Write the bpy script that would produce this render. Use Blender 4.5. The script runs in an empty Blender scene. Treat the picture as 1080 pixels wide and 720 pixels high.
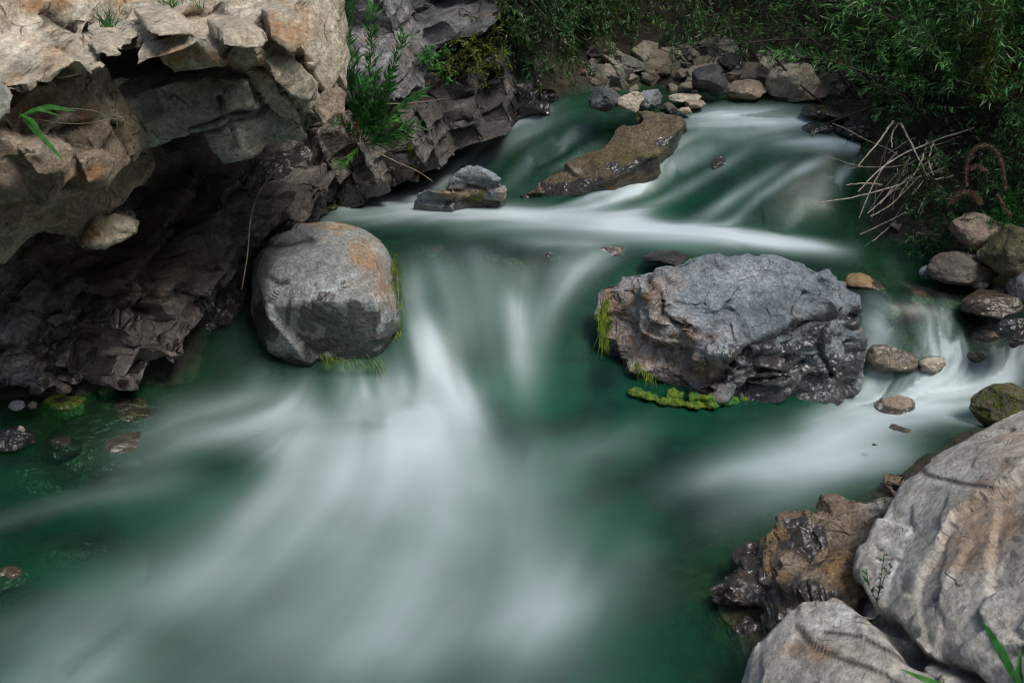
import bpy, bmesh, math, random
import numpy as np
from mathutils import Vector, Matrix
C = bpy.context.scene
COL = C.collection
R = math.radians
# ------------------------------------------------------------------ camera
CAM_H, PITCH, FPX = 1.6, R(25), 1050.0
cd = bpy.data.cameras.new('camera'); cam = bpy.data.objects.new('camera', cd); COL.objects.link(cam)
cam.location = (0, 0, CAM_H); cam.rotation_euler = (math.pi/2-PITCH, 0, 0)
cd.lens = 35; cd.sensor_width = 36; cd.clip_start = .05; cd.clip_end = 400
cd.dof.use_dof = True; cd.dof.focus_distance = 3.3; cd.dof.aperture_fstop = 7.1
C.camera = cam
# ------------------------------------------------------------------ light
w = bpy.data.worlds.new('World'); C.world = w; w.use_nodes = True
nt = w.node_tree; nt.nodes.clear()
sky = nt.nodes.new('ShaderNodeTexSky'); sky.sky_type = 'NISHITA'; sky.sun_disc = False
SUN_EL, SUN_AZ = R(60), R(132)      # azimuth clockwise from +Y
sky.sun_elevation = SUN_EL; sky.sun_rotation = SUN_AZ; sky.air_density = 1.3; sky.dust_density = 2.0
bg = nt.nodes.new('ShaderNodeBackground'); bg.inputs[1].default_value = .15
out = nt.nodes.new('ShaderNodeOutputWorld')
nt.links.new(sky.outputs[0], bg.inputs[0]); nt.links.new(bg.outputs[0], out.inputs[0])
sl = bpy.data.lights.new('sun', 'SUN'); sl.energy = 2.8; sl.angle = R(20); sl.color = (1, .95, .87)
so = bpy.data.objects.new('sun', sl); COL.objects.link(so)
sd = Vector((math.sin(SUN_AZ)*math.cos(SUN_EL), math.cos(SUN_AZ)*math.cos(SUN_EL), math.sin(SUN_EL)))
so.rotation_euler = sd.to_track_quat('Z', 'Y').to_euler(); so.location = sd*20
C.view_settings.view_transform = 'Standard'; C.view_settings.look = 'None'
C.view_settings.exposure = 0.05; C.view_settings.gamma = 1
C.cycles.max_bounces = 6; C.cycles.transparent_max_bounces = 8; C.cycles.diffuse_bounces = 4; C.cycles.glossy_bounces = 2
C.cycles.use_adaptive_sampling = True; C.cycles.adaptive_threshold = .018; C.cycles.filter_width = 1.2
C.cycles.use_denoising = True
# ------------------------------------------------------------------ projection helpers
fw = np.array([0, math.cos(PITCH), -math.sin(PITCH)]); up = np.array([0, math.sin(PITCH), math.cos(PITCH)])
CAMP = np.array([0, 0, CAM_H])
def ray(px, py): return fw + np.array([1, 0, 0])*(px-540)/FPX + up*(360-py)/FPX
def P(px, py, z):                     # point of height z seen there
    d = ray(px, py); t = (z-CAM_H)/d[2]; return CAMP+d*t
def PY(px, py, Y):                    # point at distance Y seen there
    d = ray(px, py); return CAMP+d*(Y/d[1])
def proj(V):
    D = V-CAMP; dz = D@fw
    return 540+FPX*D[:, 0]/dz, 360-FPX*(D@up)/dz
# ------------------------------------------------------------------ noise (numpy)
def _h(ix, iy, iz, s):
    n = (ix.astype(np.int64)*374761393+iy.astype(np.int64)*668265263+iz.astype(np.int64)*2147483647+s*974634777) & 0xffffffff
    n = ((n ^ (n >> 13))*1274126177) & 0xffffffff
    n = ((n ^ (n >> 16))*2246822519) & 0xffffffff
    return ((n ^ (n >> 15)) & 0xffffff)/float(0xffffff)
def vn(p, s=0):
    i = np.floor(p); f = p-i; f = f*f*f*(f*(f*6-15)+10); i = i.astype(np.int64); r = 0
    for dx in (0, 1):
        for dy in (0, 1):
            for dz in (0, 1):
                wt = (f[:, 0] if dx else 1-f[:, 0])*(f[:, 1] if dy else 1-f[:, 1])*(f[:, 2] if dz else 1-f[:, 2])
                r = r+wt*_h(i[:, 0]+dx, i[:, 1]+dy, i[:, 2]+dz, s)
    return r*2-1
def fbm(p, o=4, s=0, g=.5):
    r = 0; a = 1; t = 0
    for k in range(o):
        r = r+a*vn(p*(2.03**k)+17.3*k, s+k); t += a; a *= g
    return r/t
def worley(p, s=0, vec=False):
    i = np.floor(p).astype(np.int64); n = len(p)
    f1 = np.full(n, 9.); f2 = np.full(n, 9.); cid = np.zeros(n); dv = np.zeros((n, 3)); rv = np.zeros((n, 3))
    for dx in (-1, 0, 1):
        for dy in (-1, 0, 1):
            for dz in (-1, 0, 1):
                c = i+np.array([dx, dy, dz])
                q = c+np.stack([_h(c[:, 0], c[:, 1], c[:, 2], s+k) for k in (1, 2, 3)], 1)
                d = np.sqrt(((q-p)**2).sum(1)); idv = _h(c[:, 0], c[:, 1], c[:, 2], s+9)
                m = d < f1
                f2 = np.where(m, f1, np.minimum(f2, d)); cid = np.where(m, idv, cid); f1 = np.where(m, d, f1)
                if vec: dv[m] = (p-q)[m]; rv[m] = np.stack([_h(c[m, 0], c[m, 1], c[m, 2], s+k)-.5 for k in (11, 12, 13)], 1)
    return (f1, f2, cid, dv, rv) if vec else (f1, f2, cid)
def sstep(a, b, x):
    t = np.clip((x-a)/(b-a), 0, 1); return t*t*(3-2*t)
# ------------------------------------------------------------------ object helpers
def link(name, me, parent=None):
    o = bpy.data.objects.new(name, me); COL.objects.link(o)
    if parent: o.parent = parent
    return o
def tag(o, label, cat, group=None):
    o['label'] = label; o['category'] = cat
    if group: o['group'] = group
    return o
def struct(o, kind='structure'):
    o['kind'] = kind; return o
def empty(name, loc=(0, 0, 0)):
    o = bpy.data.objects.new(name, None); o.location = loc; o.empty_display_size = .05; COL.objects.link(o); return o
class MB:
    def __init__(s): s.v = []; s.f = []; s.n = 0
    def add(s, V, F):
        s.v.append(np.asarray(V, float)); s.f.append(np.asarray(F, int)+s.n); s.n += len(V)
    def tube(s, pts, r0, r1, k=5):
        pts = np.asarray(pts, float); n = len(pts)
        T = np.gradient(pts, axis=0); T /= np.linalg.norm(T, axis=1)[:, None]+1e-9
        a = np.array([0, 0, 1.]) if abs(T[0, 2]) < .9 else np.array([1., 0, 0])
        U = np.cross(T, a); U /= np.linalg.norm(U, axis=1)[:, None]+1e-9; W = np.cross(T, U)
        r = np.linspace(r0, r1, n)[:, None]
        V = np.concatenate([pts+r*(math.cos(2*math.pi*j/k)*U+math.sin(2*math.pi*j/k)*W) for j in range(k)])
        F = [[j*n+i, j*n+i+1, ((j+1) % k)*n+i+1, ((j+1) % k)*n+i] for j in range(k) for i in range(n-1)]
        s.add(V, F)
    def leaves(s, base, d, side, L, W):            # arrays; folded blade of 2 quads
        base = np.asarray(base, float); d = d/(np.linalg.norm(d, axis=1)[:, None]+1e-9)
        side = side-(side*d).sum(1)[:, None]*d; side /= np.linalg.norm(side, axis=1)[:, None]+1e-9
        nrm = np.cross(d, side); L = np.asarray(L)[:, None]; W = np.asarray(W)[:, None]
        a = base; b = base+d*L-nrm*L*.12; m = base+d*L*.45+nrm*W*.0
        l = m+side*W+nrm*W*.5; r = m-side*W+nrm*W*.5
        n = len(base); V = np.stack([a, l, b, r, m], 1).reshape(-1, 3)
        i = np.arange(n)[:, None]*5
        F = np.concatenate([i+np.array([[0, 4, 2, 1]]), i+np.array([[0, 3, 2, 4]])])
        s.add(V, F)
    def build(s, name, mat, parent=None, smooth=True):
        V = np.concatenate(s.v); me = bpy.data.meshes.new(name)
        F = np.concatenate([f.reshape(-1, 4) for f in s.f])
        me.vertices.add(len(V)); me.vertices.foreach_set('co', V.astype(np.float32).ravel())
        me.loops.add(F.size); me.loops.foreach_set('vertex_index', F.astype(np.int32).ravel())
        me.polygons.add(len(F)); me.polygons.foreach_set('loop_start', (np.arange(len(F))*4).astype(np.int32))
        me.polygons.foreach_set('use_smooth', np.full(len(F), smooth)); me.update(calc_edges=True); me.validate()
        me.materials.append(mat)
        return link(name, me, parent)
def setattr_f(me, name, val):
    a = me.attributes.new(name, 'FLOAT', 'POINT'); a.data.foreach_set('value', np.asarray(val, np.float32))
# ------------------------------------------------------------------ node helper
class NT:
    def __init__(s, name):
        s.m = bpy.data.materials.new(name); s.m.use_nodes = True; s.t = s.m.node_tree; s.t.nodes.clear()
        s.out = s.t.nodes.new('ShaderNodeOutputMaterial')
    def n(s, typ, ins=None, **kw):
        nd = s.t.nodes.new('ShaderNode'+typ)
        for k, v in kw.items(): setattr(nd, k, v)
        for k, v in (ins or {}).items():
            if isinstance(v, bpy.types.NodeSocket): s.t.links.new(v, nd.inputs[k])
            else: nd.inputs[k].default_value = v
        return nd
    def math(s, op, a, b=0., c=None, clamp=False):
        d = {0: a, 1: b}
        if c is not None: d[2] = c
        return s.n('Math', d, operation=op, use_clamp=clamp).outputs[0]
    def noise(s, vec, scale, detail=6, rough=.55, dist=0.):
        return s.n('TexNoise', {'Vector': vec, 'Scale': scale, 'Detail': detail, 'Roughness': rough, 'Distortion': dist}).outputs[0]
    def mr(s, v, a, b, c=0., d=1., smooth=True):
        return s.n('MapRange', {0: v, 1: a, 2: b, 3: c, 4: d}, interpolation_type='SMOOTHSTEP' if smooth else 'LINEAR').outputs[0]
    def mix(s, f, a, b, blend='MIX'):
        nd = s.n('Mix', data_type='RGBA', blend_type=blend)
        for k, v in ((0, f), (6, a), (7, b)):
            if isinstance(v, bpy.types.NodeSocket): s.t.links.new(v, nd.inputs[k])
            else: nd.inputs[k].default_value = v if k == 0 else (v if len(v) == 4 else (*v, 1))
        return nd.outputs[2]
    def attr(s, name): return s.n('Attribute', attribute_name=name).outputs['Fac']
    def done(s, sh): s.t.links.new(sh, s.out.inputs[0]); return s.m
def rock_mat(name, cols, scale=1., dip=(0, 0, 0), strata=.5, crack=.6, bump=1., rough=.75, lichen=.0, speck=.25):
    """cols: base a, base b, vein/ochre c, pale d"""
    t = NT(name); co = t.n('TexCoord').outputs['Object']
    a, b, c, d = cols
    mp = t.n('Mapping', {'Vector': co, 'Rotation': dip, 'Scale': (1, 1, 1)}).outputs[0]
    wv = t.n('TexNoise', {'Vector': mp, 'Scale': 3.*scale, 'Detail': 3.}).outputs[1]
    mpw = t.n('MixRGB' if False else 'VectorMath', {0: mp, 1: wv}, operation='MULTIPLY_ADD')
    mpw.inputs[1].default_value = (1, 1, 1)
    vs = t.n('VectorMath', {0: wv}, operation='SCALE'); vs.inputs[3].default_value = .035/scale
    t.t.links.new(mp, mpw.inputs[0]); t.t.links.new(vs.outputs[0], mpw.inputs[2]); mpw = mpw.outputs[0]
    st = t.n('Mapping', {'Vector': mpw, 'Scale': (1.0, 1.0, 6.5)}).outputs[0]
    n1 = t.noise(mpw, 4*scale, 8, .6); n2 = t.noise(mp, 9*scale, 8, .68); n3 = t.noise(st, 5*scale, 6, .65)
    n4 = t.noise(mp, 90*scale, 3, .6); n5 = t.noise(mpw, 2.2*scale, 5, .6)
    n6 = t.noise(mp, 26*scale, 8, .72)
    col = t.mix(t.mr(n1, .38, .62), a, b)
    och = t.math('MAXIMUM', t.math('MULTIPLY', t.mr(n2, .54, .66), t.mr(n5, .42, .6)), t.math('MULTIPLY', t.attr('ochre'), t.mr(n2, .25, .5)))
    col = t.mix(och, col, c)
    pal = t.math('MAXIMUM', t.math('MULTIPLY', t.mr(n5, .5, .68), t.mr(n6, .4, .6, 0, .7)), t.math('MULTIPLY', t.attr('pale'), t.mr(n6, .3, .6, .5, 1)))
    col = t.mix(pal, col, d)
    col = t.mix(strata, col, t.mix(t.mr(n3, .3, .7), (.35, .35, .35), (1.35, 1.33, 1.3)), 'MULTIPLY')
    col = t.mix(1., col, t.mix(t.mr(n4, .3, .7), (1-speck,)*3, (1+speck,)*3), 'MULTIPLY')
    col = t.mix(1., col, t.mix(t.mr(n6, .3, .7), (.72, .72, .72), (1.22, 1.22, 1.22)), 'MULTIPLY')
    if lichen > 0:
        vo = t.n('TexVoronoi', {'Vector': mpw, 'Scale': 22*scale}).outputs[0]
        col = t.mix(t.math('MULTIPLY', t.mr(vo, .30, .18), t.math('MULTIPLY', t.mr(n2, .5, .6), lichen)), col, (.12, .10, .08))
    # cracks
    sc = t.n('Mapping', {'Vector': mpw, 'Scale': (1, 1, 2.6)}).outputs[0]
    v1 = t.n('TexVoronoi', {'Vector': sc, 'Scale': 5.5*scale}, feature='DISTANCE_TO_EDGE').outputs[0]
    v2 = t.n('TexVoronoi', {'Vector': sc, 'Scale': 15*scale}, feature='DISTANCE_TO_EDGE').outputs[0]
    k1 = t.math('MULTIPLY', t.mr(v1, .0, .022, 1, 0), t.mr(n2, .5, .6)); k2 = t.math('MULTIPLY', t.mr(v2, 0., .035, 1, 0), t.mr(n1, .54, .64))
    ck = t.math('MULTIPLY', t.math('MAXIMUM', k1, t.math('MULTIPLY', k2, .7)), crack)
    ck = t.math('MAXIMUM', ck, t.attr('crack'))
    col = t.mix(ck, col, (.035, .028, .022))
    # wet, moss
    wn = t.noise(mp, 14*scale, 5, .6)
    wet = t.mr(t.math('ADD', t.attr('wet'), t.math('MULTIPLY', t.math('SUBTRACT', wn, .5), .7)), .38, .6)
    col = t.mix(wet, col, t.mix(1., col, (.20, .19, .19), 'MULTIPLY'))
    mn = t.noise(mp, 26*scale, 6, .7)
    ms = t.mr(t.math('ADD', t.attr('moss'), t.math('MULTIPLY', t.math('SUBTRACT', mn, .5), 1.1)), .45, .62)
    mc = t.mix(t.mr(t.noise(mp, 60*scale, 3), .35, .65), (.05, .09, .008), (.20, .26, .02))
    mc = t.mix(t.attr('algae'), mc, (.012, .10, .025))
    col = t.mix(ms, col, mc)
    ro = t.n('Mix', {0: wet, 2: rough, 3: .5}, data_type='FLOAT').outputs[0]
    ro = t.math('ADD', ro, t.math('MULTIPLY', t.math('SUBTRACT', n6, .5), .35), clamp=True)
    ro = t.n('Mix', {0: ms, 2: ro, 3: .9}, data_type='FLOAT').outputs[0]
    h = t.math('MULTIPLY', n6, .8); h = t.math('ADD', h, t.math('MULTIPLY', n3, .35*strata+.05)); h = t.math('ADD', h, t.math('MULTIPLY', n2, .55))
    h = t.math('ADD', h, t.math('MULTIPLY', n4, .06)); h = t.math('SUBTRACT', h, t.math('MULTIPLY', ck, .5))
    h = t.math('ADD', h, t.math('MULTIPLY', ms, t.math('MULTIPLY', mn, .6)))
    bp = t.n('Bump', {'Height': h, 'Distance': .03/scale, 'Strength': bump})
    bs = t.n('BsdfPrincipled', {'Base Color': col, 'Roughness': ro, 'Normal': bp.outputs[0], 'Specular IOR Level': .5})
    hw_ = t.math('ADD', t.math('MULTIPLY', h, .12), t.noise(mp, 15*scale, 2.5, .55))
    bp2 = t.n('Bump', {'Height': hw_, 'Distance': .055/scale, 'Strength': 1.}); t.t.links.new(wet, bs.inputs['Coat Weight']); bs.inputs['Coat Roughness'].default_value = .10; bs.inputs['Coat IOR'].default_value = 1.65
    t.t.links.new(bp2.outputs[0], bs.inputs['Coat Normal'])
    return t.done(bs.outputs[0])
def leaf_mat(name, c1, c2, rough=.45, trans=.35):
    t = NT(name); co = t.n('TexCoord').outputs['Object']
    n = t.mr(t.noise(co, 6, 4), .35, .65); n2 = t.mr(t.noise(co, 45, 2), .3, .7)
    col = t.mix(n, c1, c2); col = t.mix(1., col, t.mix(n2, (.6, .6, .6), (1.4, 1.4, 1.4)), 'MULTIPLY')
    bs = t.n('BsdfPrincipled', {'Base Color': col, 'Roughness': rough})
    tr = t.n('BsdfTranslucent', {'Color': col}); mx = t.n('MixShader', {0: trans, 1: bs.outputs[0], 2: tr.outputs[0]})
    return t.done(mx.outputs[0])
def stem_mat(name, c, var=.4):
    t = NT(name); co = t.n('TexCoord').outputs['Object']
    n = t.mr(t.noise(co, 40, 4), .3, .7)
    col = t.mix(1., (*c, 1), t.mix(n, (1-var,)*3, (1+var,)*3), 'MULTIPLY')
    bp = t.n('Bump', {'Height': t.noise(co, 120, 3), 'Distance': .004})
    return t.done(t.n('BsdfPrincipled', {'Base Color': col, 'Roughness': .75, 'Normal': bp.outputs[0]}).outputs[0])
# ------------------------------------------------------------------ water height field
def rbf_fit(pts, val, c=.06):
    pts = np.asarray(pts); n = len(pts)
    K = np.sqrt(((pts[:, None]-pts[None])**2).sum(2)+c*c); A = np.zeros((n+1, n+1)); A[:n, :n] = K; A[:n, n] = 1; A[n, :n] = 1
    A[np.arange(n), np.arange(n)] -= .002
    s = np.linalg.solve(A, np.r_[val, 0]); return pts, s, c
def rbf_eval(m, X):
    pts, s, c = m; r = np.full(len(X), s[-1])
    for i in range(len(pts)): r = r+s[i]*np.sqrt(((X-pts[i])**2).sum(1)+c*c)
    return r
WC = [(0,430,0),(200,400,0),(300,400,0),(0,560,0),(0,700,0),(200,560,0),(410,415,.0),(400,560,.01),(600,560,0),(700,470,0),(800,470,0),(900,480,.0),
 (700,700,0),(500,700,0),(330,460,.035),(400,455,.04),(460,465,.03),(560,470,0),(250,500,.01),(850,520,0),(740,640,0),(960,455,.02),(1000,445,.03),(1060,460,.02),
 (430,262,.34),(500,265,.34),(560,264,.34),(620,264,.335),(440,345,.17),(500,345,.155),(560,345,.15),(615,345,.15),(440,300,.26),(500,300,.26),(560,300,.25),(620,300,.25),
 (440,405,.03),(500,415,.01),(560,420,.0),(610,425,0),
 (330,222,.35),(430,222,.35),(430,242,.35),(560,236,.35),(640,245,.35),(740,255,.345),(860,265,.34),(900,262,.335),(540,215,.36),
 (600,115,.68),(650,113,.69),(700,112,.69),(780,112,.69),(880,118,.68),(870,137,.65),(700,132,.65),(640,132,.63),(540,145,.56),(590,150,.56),(480,165,.45),(450,190,.36),(500,190,.39),(560,205,.37),
 (760,180,.52),(700,200,.43),(820,180,.54),(880,200,.48),(920,235,.36),(640,215,.39),(740,230,.375),(840,245,.36),(780,127,.66),(800,150,.61),(880,160,.60),(650,170,.52),
 (940,265,.33),(1000,272,.315),(960,300,.28),(1060,300,.28),(1070,335,.24),(1000,342,.225),(925,342,.22),(925,402,.045),(1000,405,.05),(1070,400,.05),(890,445,.015),(960,405,.05),(960,345,.22),(1120,345,.24),(1120,405,.05)]
wp = [P(a, b, z) for a, b, z in WC]; wl = [(p[0], p[1]) for p in wp]; wv_ = [z for _, _, z in WC]
for x, y, z in [(-3,0,0),(0,0,0),(3,0,0),(-3,2,0),(3,1.5,0),(0,1,0),(0,5.1,.71),(1,5.1,.71),(2,5.1,.73),(.5,6.5,.8),(-2.6,4,.3),(3.2,3.3,.3),(3,4.5,.5)]:
    wl.append((x, y)); wv_.append(z)
WM = rbf_fit(wl, np.array(wv_))
def wz(X): return np.clip(rbf_eval(WM, np.asarray(X)), -.03, 1.2)
def onw(px, py):                       # where the ray meets the water
    z = .3
    for _ in range(40):
        p = P(px, py, z); z = z+.5*(float(wz([p[:2]])[0])-z)
    return P(px, py, z)
# stream outline
SP = [(-2.6,-3),(-2.4,1.5)]+[tuple(P(a, b, z)[:2]) for a, b, z in [(-10,425,0),(100,412,0),(200,398,0),(215,372,0),(245,300,.12),(290,228,.35),(350,208,.35),(430,186,.36),(480,150,.5),(540,118,.64),(585,104,.70),(640,102,.70),(700,101,.70),(770,101,.70),(850,101,.70)]]
SP += [tuple(P(a, b, z)[:2]) for a, b, z in [(880,108,.7),(905,135,.66),(925,170,.58),(935,215,.45),(945,248,.35),(985,262,.33),(1050,300,.28),(1100,330,.25),(1150,360,.2),(1150,400,.05),(1070,425,.02),(990,475,0),(920,515,0),(800,570,0),(740,620,0),(770,700,0)]]+[(.6,-3)]
SP = np.array(SP)
def sdist(X):                          # signed distance to stream outline, >0 outside
    X = np.asarray(X); n = len(SP); d = np.full(len(X), 1e9); ins = np.zeros(len(X), bool)
    for i in range(n):
        a = SP[i]; b = SP[(i+1) % n]; ab = b-a; ap = X-a
        t = np.clip((ap@ab)/(ab@ab), 0, 1); d = np.minimum(d, ((ap-t[:, None]*ab)**2).sum(1))
        c = ((a[1] > X[:, 1]) != (b[1] > X[:, 1])) & (X[:, 0] < (b[0]-a[0])*(X[:, 1]-a[1])/(b[1]-a[1]+1e-12)+a[0]); ins ^= c
    d = np.sqrt(d); return np.where(ins, -d, d)
def ground_z(X):
    X = np.asarray(X); s = sdist(X); z0 = wz(X)
    p3 = np.c_[X, np.zeros(len(X))]
    dep = -.30*sstep(0, .55, -s)-.015
    deep = np.where(X[:, 1] > 3.1, .45, 1.)         # upper levels are shallow
    dep = dep*deep
    rise = np.where(X[:, 0] > .2, .55, .9)*np.minimum(s, 1.2)+.35*np.maximum(s-1.2, 0)
    rise = np.minimum(rise, 1.6+.3*np.sqrt(np.maximum(s, 0)))
    rise = rise+7.5*sstep(2.6, 9., s+fbm(p3*.25, 3, 8)*1.5)+5*sstep(9, 25, s)  # high gorge sides out of view, added to block the low sky light
    z = z0+np.where(s < 0, dep, rise)
    z += fbm(p3*2.2, 4, 5)*(.05+.1*sstep(0, 1.5, s))*np.where(s < 0, .7, 1)
    f1, f2, c = worley(p3*7, 3)
    z += (.5-f1)*.05
    return np.where(s < 0, np.minimum(z, z0+.02-.05*sstep(.0, .06, -s)-.03*sstep(.06, .3, -s)), z)
# ------------------------------------------------------------------ terrain
def make_terrain():
    def ax(lo, hi, mid0, mid1, st):
        a = list(np.arange(mid0, mid1, st)); x = mid1; d = st; r = []
        while x < hi: r.append(x); d *= 1.12; x += d
        x = mid0; d = st; l = []
        while x > lo: d *= 1.12; x -= d; l.append(x)
        return np.array(l[::-1]+a+r+[hi])
    xs = ax(-60, 60, -2.6, 3.2, .025); ys = ax(-30, 90, .5, 6.6, .025)
    gx, gy = np.meshgrid(xs, ys); X = np.c_[gx.ravel(), gy.ravel()]; z = ground_z(X)
    V = np.c_[X, z]; nx, ny = len(xs), len(ys)
    i = (np.arange(ny-1)[:, None]*nx+np.arange(nx-1)[None]).ravel()
    m = MB(); m.add(V, np.stack([i, i+1, i+nx+1, i+nx], 1))
    t = NT('stream_ground'); co = t.n('TexCoord').outputs['Object']
    n1 = t.noise(co, 3, 6); n2 = t.noise(co, 22, 6, .65); vo = t.n('TexVoronoi', {'Vector': co, 'Scale': 24.})
    col = t.mix(t.mr(n1, .35, .65), (.016, .015, .009), (.042, .034, .020))
    col = t.mix(.75, col, t.mix(t.mr(n2, .3, .7), (.4, .4, .4), (1.6, 1.5, 1.4)), 'MULTIPLY')
    u = t.attr('bed')
    alg = t.mix(t.mr(t.noise(co, 5, 5), .4, .62), (.006, .055, .018), (.045, .05, .016))
    alg = t.mix(.8, alg, t.mix(t.mr(n2, .3, .7), (.4, .4, .4), (1.5, 1.5, 1.5)), 'MULTIPLY')
    col = t.mix(u, col, alg)
    h = t.math('ADD', n2, t.math('MULTIPLY', vo.outputs[0], -.3))
    bp = t.n('Bump', {'Height': h, 'Distance': .03}); bs = t.n('BsdfPrincipled', {'Base Color': col, 'Roughness': .8, 'Normal': bp.outputs[0]})
    o = m.build('ground', t.done(bs.outputs[0]))
    setattr_f(o.data, 'bed', sstep(.04, -.02, z-wz(X)))
    return struct(o)
make_terrain()
# ------------------------------------------------------------------ water with flow-aligned foam
# stroke: points (px,py), half width in px, strength
FO = [
 ([(340,425),(395,440),(440,475),(450,540),(430,600)],42,.55),
 ([(430,560),(420,640),(400,760)],56,.26),
 ([(400,440),(440,470),(470,520)],26,.30),
 ([(420,450),(335,520),(250,595),(140,680),(0,790)],44,.48),
 ([(350,430),(310,480),(270,540)],26,.38),
 ([(420,440),(470,480),(520,520)],26,.40),
 ([(470,500),(420,580),(330,660),(230,740)],50,.34),
 ([(350,432),(270,436),(190,450),(140,475)],20,.44),
 ([(215,503),(150,512),(70,530),(-40,562)],7,.18),
 ([(330,425),(290,470),(200,500),(120,520)],16,.20),
 ([(560,480),(585,540),(600,640),(600,760)],44,.18),
 ([(500,470),(530,540),(530,620),(500,700)],52,.36),
 ([(640,625),(560,640),(440,690)],22,.20),
 ([(-40,700),(40,650),(130,600)],16,.10),
 ([(0,760),(60,700),(130,650)],24,.15),
 ([(432,268),(436,310),(448,360),(470,400),(490,440)],11,.42),
 ([(440,335),(462,380),(500,450)],13,.42),
 ([(452,262),(470,300),(490,350),(510,400)],18,.22),
 ([(542,300),(550,360),(556,430)],13,.26),
 ([(500,262),(515,300),(520,340)],20,.12),
 ([(640,262),(600,282),(572,325),(560,380)],15,.24),
 ([(660,262),(610,285),(585,320)],8,.25),
 ([(580,262),(560,300),(548,340)],14,.10),
 ([(420,400),(432,440),(420,470)],12,.35),
 ([(900,268),(850,260),(780,250),(700,240),(620,232),(540,226),(470,222),(400,228),(330,232)],7,.85),
 ([(800,262),(720,252),(640,246),(560,240),(480,238)],9,.35),
 ([(430,208),(380,214),(330,220)],6,.5),
 ([(470,222),(440,215),(400,212)],6,.35),
 ([(640,258),(590,256),(540,252)],4,.35),
 ([(720,122),(760,118),(800,117),(850,112)],5,.55),
 ([(890,128),(840,127),(780,128),(720,130)],5,.7),
 ([(860,134),(800,140),(740,140)],8,.32),
 ([(930,150),(900,155),(860,150),(820,152)],6,.6),
 ([(905,172),(880,190),(850,215),(830,240)],4,.45),
 ([(880,165),(840,180),(800,205),(770,235)],4,.5),
 ([(800,150),(760,175),(720,200),(670,222),(620,232)],4,.45),
 ([(830,170),(790,195),(750,222),(720,238)],5,.75),
 ([(760,150),(710,175),(670,200),(620,220)],6,.75),
 ([(740,140),(690,165),(650,195),(600,216)],3.5,.5),
 ([(900,130),(920,140),(935,150)],6,.5),
 ([(700,228),(640,226),(600,226)],6,.4),
 ([(600,115),(560,130),(520,150),(480,175),(440,200)],8,.75),
 ([(560,132),(520,155),(490,180),(470,205)],8,.75),
 ([(625,132),(590,150),(560,168),(535,190)],4,.6),
 ([(640,150),(610,165),(580,180),(555,196)],3,.35),
 ([(470,190),(440,205),(420,215)],8,.4),
 ([(925,315),(928,330),(930,350)],10,.22),
 ([(975,330),(982,338),(986,350)],14,.20),
 ([(1040,335),(1044,345),(1046,365)],14,.18),
 ([(926,330),(926,370),(925,405)],9,.6),
 ([(940,350),(941,377),(940,404)],3,0.6),
 ([(952,356),(953,380),(952,404)],3.2,0.75),
 ([(963,360),(964,382),(963,404)],2.6,0.55),
 ([(974,354),(975,379),(974,404)],2.8,0.7),
 ([(984,346),(985,375),(984,404)],3.4,0.85),
 ([(996,350),(997,377),(996,404)],3,0.75),
 ([(1007,358),(1008,381),(1007,404)],3,0.8),
 ([(1018,366),(1019,385),(1018,404)],2.6,0.6),
 ([(1029,378),(1030,391),(1029,404)],2.6,0.4),
 ([(1038,372),(1039,388),(1038,404)],3,0.8),
 ([(1049,366),(1050,385),(1049,404)],3,0.8),
 ([(1058,368),(1059,386),(1058,404)],2.4,0.5),
 ([(1068,360),(1069,382),(1068,404)],3.2,0.8),
 ([(1078,362),(1079,383),(1078,404)],3,0.7),
 ([(1090,362),(1091,383),(1090,404)],6,0.7),
 ([(1110,402),(1060,404),(1000,408),(940,410),(905,425),(860,445)],10,.85),
 ([(1050,420),(990,425),(930,440),(880,462),(820,485),(760,500)],16,.70),
 ([(980,480),(920,480),(860,488),(800,500)],12,.45),
 ([(960,470),(900,490),(840,515),(760,545)],18,.30),
 ([(840,470),(760,490),(690,520)],14,.30),
 ([(700,460),(640,470),(560,478)],14,.18),
 ([(690,560),(640,590),(600,640)],40,.16),
]
# flow-only guides and dark pockets
FL = [([(100,440),(60,460),(0,480)],20,0),([(900,600),(800,560),(700,600),(640,680)],50,0),([(640,300),(610,340),(600,400),(620,450)],14,0),
      ([(700,520),(640,560),(600,620)],40,0),([(900,262),(915,280),(930,300)],8,0),([(985,270),(985,300),(985,320)],20,0)]
DK = [((690,152),(22,10),.6),((800,218),(30,9),.5),((890,215),(30,24),.6),((770,165),(30,8),.4),((580,175),(14,12),.4),((950,312),(50,14),.6),((740,208),(12,8),.3),((830,190),(12,10),.3),((500,600),(40,30),.25),((640,560),(50,60),.4),((240,492),(50,20),.9),((205,512),(60,10),.4),((660,520),(60,30),.3),((720,470),(70,20),.5),((500,382),(26,20),.45),((170,670),(60,40),.55),((690,700),(60,60),.45),((580,400),(30,30),.35),((600,455),(30,14),.3),
      ((430,425),(10,8),.5),((60,545),(60,12),.3)]
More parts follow.
